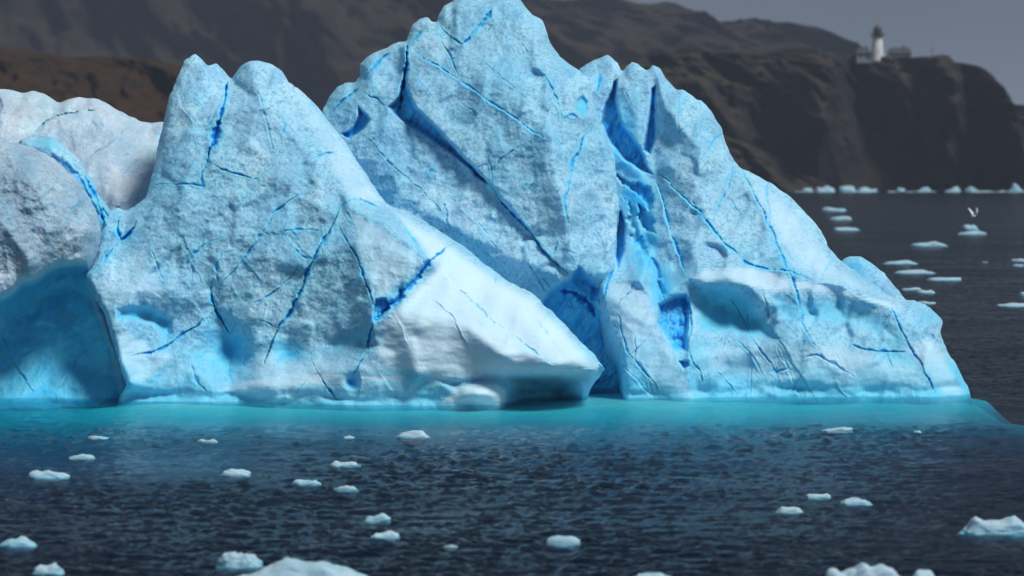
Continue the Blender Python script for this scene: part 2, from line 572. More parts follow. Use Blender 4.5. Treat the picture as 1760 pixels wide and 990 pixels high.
    Z = Z + 0.20 * rough[1] * sm * patch * (crust * 1.2 - 0.6 * crust2) + 0.5 * rough[1] * fbm(U / 26.0, Vv / 12.0, 2, seed + 66)
    if grain: Z = Z + 0.5 * grain * sm * fbm(U / 3.6, Vv / 3.6, 2, seed + 71)
    # snap the rim onto the outline
    gy, gx = np.gradient(np.where(ins, dist, -dist), step)
    gl = np.hypot(gx, gy) + 1e-6
    rim = (sd < 0) & (sd > -1.45 * step)
    SU = np.where(rim, U - gx / gl * sd, U)
    SV = np.where(rim, Vv - gy / gl * sd, Vv)
    ok = sd > -1.45 * step
    cellm = ok[:-1, :-1] & ok[1:, :-1] & ok[:-1, 1:] & ok[1:, 1:]
    # drop cells that lie wholly outside
    anyin = (sd[:-1, :-1] > 0) | (sd[1:, :-1] > 0) | (sd[:-1, 1:] > 0) | (sd[1:, 1:] > 0)
    cellm &= anyin
    idx = np.arange(U.size).reshape(U.shape)
    a, b, c_, d_ = idx[:-1, :-1][cellm], idx[:-1, 1:][cellm], idx[1:, 1:][cellm], idx[1:, :-1][cellm]
    quads = np.stack([a, d_, c_, b], 1)
    X_, Y_, Z_ = ray(SU, SV, Z)
    co = np.stack([X_.ravel(), Y_.ravel(), Z_.ravel()], 1)
    used = np.unique(quads)
    remap = np.full(U.size, -1)
    remap[used] = np.arange(len(used))
    quads = remap[quads]
    co = co[used]
    dp_, ws_, wh_ = deep.ravel()[used], wash.ravel()[used], wht_lit.ravel()[used]
    tn_ = tone.ravel()[used]
    # back of the body: the silhouette falls away behind, down into the sea
    e = np.concatenate([quads[:, [0, 1]], quads[:, [1, 2]], quads[:, [2, 3]], quads[:, [3, 0]]])
    es = np.sort(e, 1)
    k_ = es[:, 0].astype(np.int64) * len(co) + es[:, 1]
    uq, ix, cn = np.unique(k_, return_index=True, return_counts=True)
    be = e[ix[cn == 1]]
    bv = np.unique(be)
    bm_ = np.full(len(co), -1)
    bm_[bv] = np.arange(len(bv))
    rings = [co[bv]]
    K = 7
    nb = len(bv)
    for k in range(1, K + 1):
        t = k / K
        p = co[bv].copy()
        wob = fbm(p[:, 0] * 0.45 + k * 0.6, p[:, 2] * 0.45, 3, seed + 91)
        p[:, 1] += back * t + 0.7 * wob
        p[:, 2] = p[:, 2] * (1 - t ** 1.7) - 2.2 * t + 0.5 * wob * (1 - t)
        if tuck:
            x0 = (tuck - 880) / F * 122.0
            p[:, 0] = np.where(p[:, 0] > x0, x0 + (p[:, 0] - x0) * (1 - 0.95 * smooth01(t * 3.0)), p[:, 0])
            p[:, 2] = np.where(co[bv][:, 0] > x0, np.maximum(p[:, 2], np.minimum(co[bv][:, 2], 1.3) * (1 - t)), p[:, 2])
        rings.append(p)
    allco = np.concatenate([co] + rings[1:])
    base = [None] + [len(co) + nb * (k - 1) for k in range(1, K + 1)]
    q2 = []
    for k in range(K):
        i0 = be[:, 0] if k == 0 else base[k] + bm_[be[:, 0]]
        i1 = be[:, 1] if k == 0 else base[k] + bm_[be[:, 1]]
        j0 = base[k + 1] + bm_[be[:, 0]]
        j1 = base[k + 1] + bm_[be[:, 1]]
        q2.append(np.stack([i1, i0, j0, j1], 1))
    allq = np.concatenate([quads] + q2)
    z_ = np.zeros(nb * K)
    zb = np.concatenate([p[:, 2] for p in rings[1:]])
    wb_ = 0.8 * smooth01((2.6 - zb) / 2.0)
    return np_mesh(name, allco, allq, mat, parent, {"deep": np.concatenate([dp_, z_]), "wash": np.concatenate([ws_, wb_]), "lit_white": np.concatenate([wh_, z_]), "tone": np.concatenate([tn_, z_])})


def place(root, objs, loc):
    for o in objs:
        o.parent = root
    root.location = loc


berg = bpy.data.objects.new("iceberg", None)
S.collection.objects.link(berg)
tag(berg, "huge pale blue cracked iceberg with jagged peaks and deep blue crevasses rising from the sea", "iceberg")

C = 'crack'
# --- rounded snowy hump at the back
body("snow_hump", berg, ICE_SNOW,
     [(-170, 600, 133), (-170, 180, 138), (-80, 150, 138.5), (0, 152, 138.5), (20, 155, 138.5), (40, 161, 138.3), (56, 156, 138.3), (78, 163, 138.2),
      (100, 176, 138), (116, 170, 137.6), (132, 167, 137.6), (165, 170, 137.5), (190, 182, 137.4), (215, 198, 137.2), (240, 207, 137),
      (258, 212, 137), (285, 211, 137), (330, 225, 137), (340, 400, 132), (330, 600, 131)],
     [(100, 400, 131), (250, 400, 131), (150, 300, 132.6), (0, 300, 132.2), (200, 340, 131.4), (-80, 300, 133), (40, 190, 136.6), (200, 230, 134.6), (260, 250, 135), (260, 320, 132.5)],
     [[(30, 262, 133.3), (61, 226, 135.4), (81, 209, 136), (107, 197, 136.2), (136, 191, 136.2), (165, 190, 136.2)]],
     [(C, [(55, 232), (81, 211), (107, 199), (136, 192), (165, 191)], dict(w=2.4, d=0.6, b=0.15, off=0.28, solid=1)),
      (C, [(145, 277), (165, 264), (184, 251), (205, 234), (223, 222), (240, 216)], dict(w=1.3, d=0.35, b=0.1, off=0.12)),
      (C, [(196, 310), (225, 286), (255, 262)], dict(w=1.2, d=0.25, b=0.1)),
      (C, [(190, 286), (215, 268), (232, 262)], dict(w=1.5, d=0.2, b=0.1)),
      (C, [(8, 205), (20, 190), (45, 178)], dict(w=1.2, d=0.2, b=0.1)),
      ('pit', [(-20, 165), (3, 170), (6, 185), (0, 200), (-20, 205)], dict(d=0.6, s=5, b=0.5))],
     hair=26, seed=10, rough=(0.35, 0.06), grain=0.035, back=12, jag=1.0)

# --- narrow aqua rubble ridge behind the grey dome
body("rubble_ridge", berg, ICE,
     [(10, 448, 129), (10, 300, 127.6), (32, 241, 127.6), (58, 235, 127.9), (90, 235, 128), (113, 251, 127.8), (136, 271, 127.6), (145, 290, 127.4),
      (162, 316, 127.3), (168, 335, 127.2), (184, 354, 127.2), (200, 372, 127.4), (235, 380, 127.4), (235, 448, 129)],
     [(90, 260, 126.6), (130, 300, 126.2), (160, 350, 126), (190, 400, 126.4), (120, 400, 126)],
     [],
     [('pit', [(84, 262), (110, 272), (140, 300), (150, 325), (165, 350), (178, 372), (185, 400), (170, 410), (155, 370), (140, 335), (120, 305), (95, 280)], dict(d=0.5, s=5, b=0.55, n=4)),
      (C, [(146, 296), (152, 318), (160, 330), (168, 345), (174, 362), (180, 385)], dict(w=3.5, d=0.8, b=0.95, solid=1)),
      (C, [(176, 350), (186, 370), (196, 392), (204, 412)], dict(w=3.5, d=0.9, b=0.95, solid=1)),
      ('bulge', (92, 246, 26, 12), dict(a=0.3, w=0.5))],
     seed=20, rough=(0.3, 0.12), grain=0.05, back=5)

# --- grey weathered dome with its undercut cave
body("undercut_dome", berg, ICE_GREY,
     [(-170, 770, 121.5), (-170, 300, 124), (-60, 258, 124.6), (0, 243, 124.8), (30, 246, 124.8), (60, 255, 124.7), (100, 279, 124.4), (130, 305, 124.2),
      (155, 340, 124.1), (169, 370, 124.1), (173, 400, 124.2), (166, 440, 124.4), (155, 470, 124.9), (185, 540, 125.6), (240, 650, 125.6), (245, 770, 125.4)],
     [(50, 320, 122.1), (0, 380, 121.2), (100, 380, 122.1), (140, 400, 122.9), (50, 440, 120.9), (-80, 420, 121),
      (130, 495, 127.4), (90, 510, 127.6), (50, 535, 127.6), (0, 560, 127.2), (-80, 580, 127), (130, 560, 126.8),
      (100, 620, 126.2), (0, 620, 126.0), (180, 650, 125.6), (60, 680, 124.9), (160, 690, 124.3), (-100, 690, 124)],
     [[(-170, 525, 121.0), (-60, 520, 121.0), (0, 508, 121.0), (22, 498, 121.2), (34, 482, 121.4), (60, 478, 121.7), (80, 462, 122.1), (98, 454, 122.4), (130, 450, 122.9), (146, 448, 123.2)],
      [(-170, 537, 126.4), (-60, 532, 126.5), (0, 521, 126.8), (24, 513, 127.0), (42, 494, 127.0), (64, 490, 127.2), (86, 474, 127.2), (102, 466, 127.2), (130, 462, 127.0), (144, 462, 126.0)]],
     [('pit', [(-160, 524), (0, 513), (20, 502), (36, 486), (60, 481), (82, 466), (98, 457), (130, 452), (150, 452), (165, 520), (195, 600), (205, 640), (215, 700), (100, 700), (-160, 700)], dict(d=0.5, s=10, b=0.28, w=0.9)),
      (C, [(2, 575), (18, 605), (32, 632), (48, 662), (58, 680)], dict(w=1.8, d=0.4, b=0.5)),
      (C, [(32, 632), (42, 600), (52, 575)], dict(w=1.4, d=0.3, b=0.4)),
      (C, [(98, 672), (118, 640), (135, 612), (150, 600)], dict(w=1.8, d=0.35, b=0.4)),
      (C, [(135, 672), (160, 645), (182, 622)], dict(w=1.8, d=0.35, b=0.5)),
      (C, [(150, 452), (146, 470), (152, 490)], dict(w=3, d=0.5, b=0.9)),
      ('bulge', (80, 680, 200, 28), dict(a=0.25, w=0.6))],
     hair=22, seed=30, rough=(0.35, 0.12), grain=0.07, round_px=30, round_m=1.8, back=7, soft=3.5)

# --- summit
body("summit_peak", berg, ICE,
     [(540, 770, 131), (540, 300, 133), (548, 215, 134), (557, 186, 134.6), (566, 164, 134.9), (579, 149, 135), (597, 141, 135), (612, 141, 135),
      (621, 129, 135), (619, 112, 135.3), (632, 95, 135.3), (650, 87, 135.3), (666, 82, 135.2), (681, 74, 135.2), (699, 72, 135.3), (703, 56, 135.4),
      (707, 42, 135.4), (720, 31, 135.3), (735, 29, 135.1), (746, 39, 134.8), (752, 38, 134.8), (755, 24, 135), (766, 10, 135.3), (780, 1, 135.5),
      (800, -8, 135.6), (835, -12, 135.7), (872, -12, 135.6), (893, -3, 135.4), (905, 15, 135.2), (917, 27, 135), (932, 34, 135), (940, 54, 134.6),
      (945, 73, 134.2), (960, 95, 133.7), (975, 109, 133.4), (991, 121, 132.9), (1012, 138, 132.4), (1021, 173, 131.9), (1031, 216, 131.4),
      (1055, 266, 131), (1059, 300, 130.6), (1062, 331, 130.3), (1066, 352, 130.1), (1060, 375, 129.6), (1057, 461, 128.7), (1044, 478, 128.5),
      (1060, 500, 129.3), (1090, 600, 129.3), (1110, 770, 129)],
     [(650, 262, 131.2), (700, 350, 129.9), (800, 400, 128.9), (900, 450, 127.9), (600, 260, 132.2),
      (860, 130, 131.9), (905, 180, 130.6), (925, 80, 133.5), (985, 160, 131.4), (1005, 215, 130.9), (1015, 300, 130.0), (1020, 390, 129.1), (1035, 440, 128.6),
      (835, 15, 134.5), (600, 180, 133.4), (640, 140, 133.4), (800, 70, 133.4), (870, 50, 133.7), (745, 110, 132.6), (640, 330, 131), (860, 500, 129.2)],
     [[(699, 76, 134.3), (697, 120, 133.1), (703, 155, 132.1), (716, 186, 131.2), (741, 209, 130.7), (773, 241, 130.2), (802, 274, 129.8), (843, 316, 129.4), (905, 389, 128.5), (951, 441, 127.8), (978, 472, 127.5)],
      [(690, 76, 134.8), (688, 130, 133.9), (680, 160, 133), (664, 182, 132.4), (690, 207, 132.0), (725, 229, 131.5), (773, 262, 130.9), (800, 285, 130.5), (838, 322, 129.9), (900, 393, 128.7), (946, 445, 127.9), (974, 477, 127.5)],
      [(905, 20, 134.6), (920, 70, 133.4), (938, 140, 131.6), (945, 235, 129.4), (949, 280, 128.8), (962, 335, 128.3), (974, 390, 127.9), (986, 440, 127.5), (993, 458, 127.4)]],
     [('white', [(720, 290), (800, 340), (900, 440), (940, 490), (850, 440), (760, 370), (690, 300)], dict(a=0.25, s=25)),
      ('pit', [(697, 118), (702, 152), (715, 184), (741, 210), (773, 242), (802, 275), (831, 304), (842, 318), (831, 315), (799, 285), (773, 263), (725, 230), (689, 208), (665, 184), (683, 166), (690, 140)], dict(d=1.3, s=6, b=0.95)),
      (C, [(702, 72), (699, 107), (695, 123), (692, 162), (690, 181), (684, 194)], dict(w=3.6, d=1.5, b=1.0, solid=1, jag=0.6)),
      (C, [(838, 316), (864, 345), (905, 391), (951, 443), (979, 473)], dict(w=2.0, d=0.6, b=0.75, off=-0.12, solid=1)),
      (C, [(708, 88), (741, 110), (773, 129), (796, 142), (815, 155), (854, 181), (883, 204), (912, 223), (941, 239)], dict(w=1.6, d=0.5, b=0.6, off=0.10, jag=0.6)),
      (C, [(754, 55), (764, 78), (776, 107), (789, 138)], dict(w=1.4, d=0.4, b=0.45)),
      (C, [(752, 42), (773, 61), (797, 74), (822, 48), (841, 23)], dict(w=2.0, d=0.5, b=0.7)),
      (C, [(797, 74), (785, 97), (770, 104)], dict(w=1.2, d=0.3, b=0.4)),
      (C, [(822, 48), (841, 23), (848, 12)], dict(w=4, d=0.5, b=0.8)),
      (C, [(618, 154), (644, 165), (664, 181)], dict(w=1.5, d=0.4, b=0.5)),
      ('pit', [(615, 181), (631, 197), (637, 207), (625, 223), (602, 240), (586, 230), (605, 219), (616, 200)], dict(d=1.2, s=5, b=0.85)),
      (C, [(621, 145), (632, 126), (657, 100), (673, 90)], dict(w=3, d=0.4, b=0.7)),
      (C, [(702, 82), (716, 66), (730, 50)], dict(w=3, d=0.4, b=0.75)),
      (C, [(565, 200), (590, 172), (618, 150)], dict(w=2.5, d=0.5, b=0.65)),
      (C, [(626, 229), (650, 262), (683, 294), (723, 325), (759, 366)], dict(w=1.2, d=0.3, b=0.35)),
      (C, [(759, 366), (763, 350), (768, 382), (780, 400)], dict(w=1.6, d=0.25, b=0.35)),
      (C, [(843, 314), (848, 291), (873, 265), (909, 239)], dict(w=1.2, d=0.25, b=0.3)),
      (C, [(1011, 221), (998, 242), (990, 266), (983, 287), (976, 311), (973, 349), (978, 390)], dict(w=2.2, d=0.45, b=0.75)),
      (C, [(905, 437), (926, 486), (939, 503)], dict(w=1.3, d=0.3, b=0.35)),
      (C, [(920, 486), (936, 478), (950, 500)], dict(w=1.3, d=0.3, b=0.3)),
      (C, [(962, 408), (957, 425), (951, 443)], dict(w=2.2, d=0.35, b=0.6)),
      (C, [(785, 180), (810, 192), (828, 215)], dict(w=1.0, d=0.2, b=0.3)),
      (C, [(800, 285), (822, 288), (838, 280)], dict(w=1.0, d=0.2, b=0.3)),
      (C, [(930, 110), (962, 180), (966, 205), (985, 200)], dict(w=1.6, d=0.3, b=0.35)),
      (C, [(961, 206), (985, 196), (995, 200)], dict(w=4, d=0.2, b=0.35)),
      ('pit', [(990, 172), (1002, 162), (1012, 176), (1012, 194), (1000, 202), (988, 190)], dict(d=0.5, s=8, b=0.25, w=0.9)),
      ('pit', [(994, 456), (1012, 476), (1034, 496), (1026, 520), (1050, 560), (1080, 640), (1085, 770), (900, 770), (900, 520), (930, 522), (944, 501), (978, 480)], dict(d=1.9, s=12, b=0.8, w=0.3, cs=0.5)),
      ('bulge', (975, 545, 28, 22), dict(a=1.0, b=0.0)),
      (C, [(960, 498), (985, 500), (1010, 520), (1028, 545)], dict(w=9, d=0.9, b=1.0, solid=1)),
      ('bulge', (860, 110, 40, 70), dict(a=0.2, w=0.25)),
      ],
     hair=60, seed=40, rough=(0.30, 0.10), grain=0.045, back=9, round_px=14)

# --- fin behind the far slope
body("low_fin", berg, ICE,
     [(1420, 600, 132), (1436, 460, 132.5), (1449, 447, 132.5), (1461, 442, 132.5), (1480, 441, 132.4), (1499, 452, 132.2), (1518, 469, 131.9), (1537, 491, 131.5), (1562, 517, 131), (1600, 600, 130)],
     [(1480, 500, 131.2), (1520, 540, 130.6)], [],
     [('bulge', (1465, 462, 22, 20), dict(a=0.0, w=0.75))], seed=50, rough=(0.15, 0.03), back=5, round_px=12)

# --- crevassed ridge on the far side
body("crevassed_ridge", berg, ICE,
     [(985, 160, 135.5), (992, 124, 136.6), (1017, 105, 137), (1045, 92, 137), (1055, 98, 136.8), (1069, 123, 136), (1077, 115, 135.7), (1087, 107, 135.6),
      (1097, 110, 135.4), (1111, 123, 135.1), (1123, 112, 135.3), (1135, 118, 135.2), (1143, 136, 134.8), (1161, 154, 134.3), (1172, 153, 134.1), (1189, 162, 133.9),
      (1210, 177, 133.6), (1223, 194, 133.4), (1238, 218, 133.2), (1247, 249, 133), (1262, 279, 132.6), (1273, 290, 132.4), (1292, 297, 132.4), (1320, 313, 132.2),
      (1344, 328, 132), (1368, 348, 131.8), (1388, 369, 131.6), (1401, 383, 131.4), (1425, 424, 131), (1449, 453, 130.6), (1488, 478, 130), (1532, 511, 129),
      (1551, 516, 128.5), (1575, 517, 128.3), (1601, 530, 128.1), (1620, 551, 127.9), (1615, 574, 127.5), (1629, 604, 127.2), (1648, 633, 127), (1662, 663, 126.8),
      (1668, 682, 126.6), (1690, 770, 126.2), (1040, 770, 125), (1072, 690, 125.1), (1069, 640, 125.4), (1063, 590, 126.3), (1041, 560, 127), (1030, 520, 127.6),
      (1028, 496, 128), (1036, 474, 128.9), (1044, 440, 131), (1030, 350, 133.2), (1005, 250, 134.4)],
     [(1090, 150, 134.6), (1095, 210, 133.6), (1145, 190, 133.0), (1150, 290, 131.5), (1205, 260, 131.4), (1200, 330, 130.4), (1100, 300, 132.4), (1095, 380, 131.3),
      (1120, 420, 130.2), (1150, 400, 130.0), (1230, 350, 130.4), (1040, 150, 135.6), (1190, 420, 128.9), (1075, 440, 130.2), (1075, 485, 128.0), (1100, 495, 127.3), (1130, 490, 128.4),
      (1060, 520, 126.9), (1110, 560, 126.0), (1150, 620, 125.4), (1120, 660, 125.1), (1085, 600, 125.8),
      (1250, 535, 127.8), (1215, 520, 127.9), (1300, 555, 127.4), (1250, 590, 126.2), (1210, 590, 126.2), (1330, 590, 126.0), (1250, 640, 125.9), (1340, 530, 126.9), (1395, 540, 127.2), (1450, 555, 127.4), (1410, 600, 126.1), (1500, 580, 126.8),
      (1500, 620, 126.1), (1460, 650, 125.7), (1600, 560, 127.2), (1595, 600, 126.6), (1625, 650, 126.3), (1440, 500, 128.1), (1500, 530, 127.5), (1500, 505, 128.4),
      (1120, 686, 124.9), (1192, 688, 124.5), (1212, 684, 125.3), (1300, 683, 125.6), (1450, 683, 125.6), (1600, 683, 125.6), (1330, 645, 126), (1400, 640, 125.8)],
     [[(1127, 120, 135), (1127, 240, 133.4), (1125, 300, 132.2), (1141, 352, 131), (1151, 397, 130.2), (1159, 422, 129.6), (1168, 456, 128.7), (1182, 476, 127.6), (1207, 482, 126.9), (1250, 478, 126.7), (1290, 490, 126.5), (1315, 520, 126.5)],
      [(1271, 290, 132.1), (1289, 321, 131.5), (1309, 362, 130.7), (1326, 400, 129.8), (1340, 430, 129.0), (1358, 470, 127.8), (1372, 509, 127.0), (1378, 558, 126.5)],
      [(1223, 390, 129.6), (1249, 422, 128.9), (1281, 452, 128.1), (1320, 461, 127.9), (1358, 470, 127.8), (1400, 482, 127.6), (1450, 493, 127.6), (1500, 515, 127.4), (1534, 527, 127.4)],
      [(1534, 527, 127.4), (1546, 560, 127.0), (1570, 609, 126.4), (1595, 647, 126.0), (1611, 682, 125.7)],
      [(1100, 488, 127.0), (1128, 520, 126.9), (1134, 560, 126.3), (1160, 605, 125.7), (1185, 640, 125.1), (1192, 688, 124.5)]],
     [('white', [(1180, 478), (1210, 462), (1290, 456), (1360, 478), (1440, 490), (1540, 522), (1540, 535), (1470, 510), (1390, 500), (1320, 500), (1260, 485), (1200, 486)], dict(a=0.7, s=9)),  # white areas: sunlight on ledges and slopes painted into the ice colour
      ('white', [(1250, 590), (1400, 590), (1530, 610), (1600, 640), (1640, 640), (1660, 670), (1400, 665), (1220, 640), (1200, 600)], dict(a=0.45, s=22)),
      ('white', [(1290, 300), (1360, 350), (1440, 455), (1520, 510), (1440, 490), (1370, 460), (1330, 400), (1280, 320)], dict(a=0.5, s=25)),
      ('white', [(1040, 490), (1080, 480), (1120, 500), (1130, 560), (1180, 640), (1190, 680), (1120, 670), (1075, 600), (1050, 540)], dict(a=0.5, s=18)),
      ('white', [(1545, 590), (1600, 580), (1640, 640), (1660, 680), (1620, 680), (1580, 630)], dict(a=0.6, s=14)),
      ('pit', [(1054, 140), (1063, 134), (1060, 173), (1072, 216), (1100, 250), (1112, 280), (1122, 300), (1103, 294), (1072, 275), (1048, 247), (1032, 213), (1038, 177), (1048, 160)], dict(d=1.5, s=6, b=1.0)),
      ('pit', [(1118, 152), (1127, 146), (1126, 204), (1128, 239), (1119, 266), (1104, 259), (1110, 225)], dict(d=1.2, s=5, b=1.0)),
      (C, [(1031, 125), (1029, 140), (1026, 158)], dict(w=3.5, d=0.4, b=0.8)),
      ('pit', [(1056, 297), (1090, 313), (1118, 322), (1127, 345), (1116, 362), (1095, 332), (1070, 318)], dict(d=0.7, s=5, b=0.85, n=5)),
      ('pit', [(1096, 350), (1122, 372), (1126, 400), (1116, 404), (1098, 384)], dict(d=0.6, s=4, b=0.8, n=6)),
      ('pit', [(1059, 368), (1068, 360), (1075, 385), (1073, 430), (1062, 464), (1057, 440)], dict(d=1.5, s=4, b=1.0)),
      ('pit', [(1076, 330), (1090, 360), (1108, 420), (1130, 450), (1144, 505), (1134, 505), (1112, 460), (1092, 420), (1078, 375)], dict(d=0.35, s=5, b=0.6, n=9)),
      ('pit', [(1132, 522), (1159, 508), (1181, 506), (1188, 525), (1184, 561), (1181, 606), (1159, 600), (1139, 574), (1129, 556)], dict(d=1.3, s=9, b=1.0)),
      ('pit', [(1165, 619), (1184, 619), (1186, 628), (1176, 638)], dict(d=0.6, s=4, b=0.95)),
      (C, [(1134, 480), (1138, 500), (1142, 515)], dict(w=5, d=0.4, b=0.85)),
      (C, [(1184, 600), (1190, 618), (1200, 640), (1208, 660)], dict(w=2.4, d=0.3, b=0.6)),
      (C, [(1188, 500), (1187, 540), (1184, 590)], dict(w=2, d=0.4, b=0.6)),
      ('pit', [(1192, 500), (1210, 489), (1256, 488), (1288, 506), (1314, 546), (1343, 584), (1304, 586), (1256, 578), (1192, 574)], dict(d=0.45, s=22, b=0.05, w=0.95)),
      ('pit', [(1316, 500), (1350, 505), (1385, 512), (1430, 508), (1480, 520), (1525, 545), (1545, 585), (1500, 575), (1440, 560), (1390, 560), (1350, 560), (1325, 535)], dict(d=0.30, s=22, b=0.10, w=0.65)),
      (C, [(1127, 305), (1141, 352), (1151, 397), (1159, 422), (1168, 458), (1181, 477)], dict(w=2.4, d=0.4, b=0.65, off=0.12)),
      (C, [(1130, 296), (1172, 335), (1196, 359), (1223, 390), (1249, 422), (1281, 451), (1320, 461), (1359, 470), (1400, 483)], dict(w=2.0, d=0.45, b=0.65, off=0.12, solid=1)),
      (C, [(1271, 290), (1289, 321), (1309, 362), (1326, 400), (1340, 430), (1356, 466), (1372, 509), (1378, 558), (1400, 600)], dict(w=2.2, d=0.4, b=0.5, off=0.12, solid=1)),
      (C, [(1261, 287), (1251, 321), (1237, 348), (1227, 379)], dict(w=2.0, d=0.25, b=0.55)),
      (C, [(1240, 505), (1259, 516), (1270, 535), (1294, 587), (1320, 619), (1333, 642), (1346, 671)], dict(w=1.5, d=0.3, b=0.5)),
      (C, [(1318, 640), (1336, 636), (1356, 630)], dict(w=7, d=0.3, b=0.4)),
      (C, [(1464, 594), (1480, 600), (1502, 601), (1556, 604)], dict(w=3, d=0.35, b=0.45, solid=1)),
      (C, [(1381, 618), (1405, 609), (1439, 628), (1468, 647)], dict(w=4, d=0.3, b=0.4)),
      (C, [(1532, 524), (1546, 560), (1570, 609), (1595, 647), (1611, 682)], dict(w=2.0, d=0.22, b=0.6, off=-0.04, solid=1)),
      (C, [(1058, 532), (1068, 561), (1081, 606), (1100, 630), (1120, 648), (1132, 680)], dict(w=1.6, d=0.3, b=0.5)),
      (C, [(1024, 522), (1036, 505), (1044, 480), (1052, 460)], dict(w=3.5, d=0.4, b=0.8)),
      (C, [(1090, 574), (1094, 619), (1116, 645), (1124, 680)], dict(w=2.4, d=0.25, b=0.35)),
      (C, [(1092, 478), (1082, 500), (1064, 516), (1058, 534)], dict(w=1.5, d=0.3, b=0.45)),
      (C, [(1305, 490), (1316, 520), (1322, 550)], dict(w=3.0, d=0.35, b=0.3)),
      ('bulge', (1098, 345, 24, 46), dict(a=0.0, b=0.55, w=0.8)),
      ('bulge', (1108, 420, 22, 50), dict(a=0.0, b=0.42, w=0.8)),
      ('bulge', (1075, 240, 26, 60), dict(a=0.0, b=0.35, w=0.6)),
      ('bulge', (1140, 500, 22, 36), dict(a=0.0, b=0.4, w=0.8)),
      ('bulge', (1110, 600, 26, 34), dict(a=0.0, w=0.7)),
      ('bulge', (1230, 610, 60, 16), dict(a=0.25)),
      ('bulge', (1590, 545, 30, 16), dict(a=-0.25, w=0.45)),
      ('bulge', (1530, 640, 60, 25), dict(a=0.2)),
      ],
     hair=70, seed=60, rough=(0.26, 0.07), grain=0.03, back=10, round_px=11)

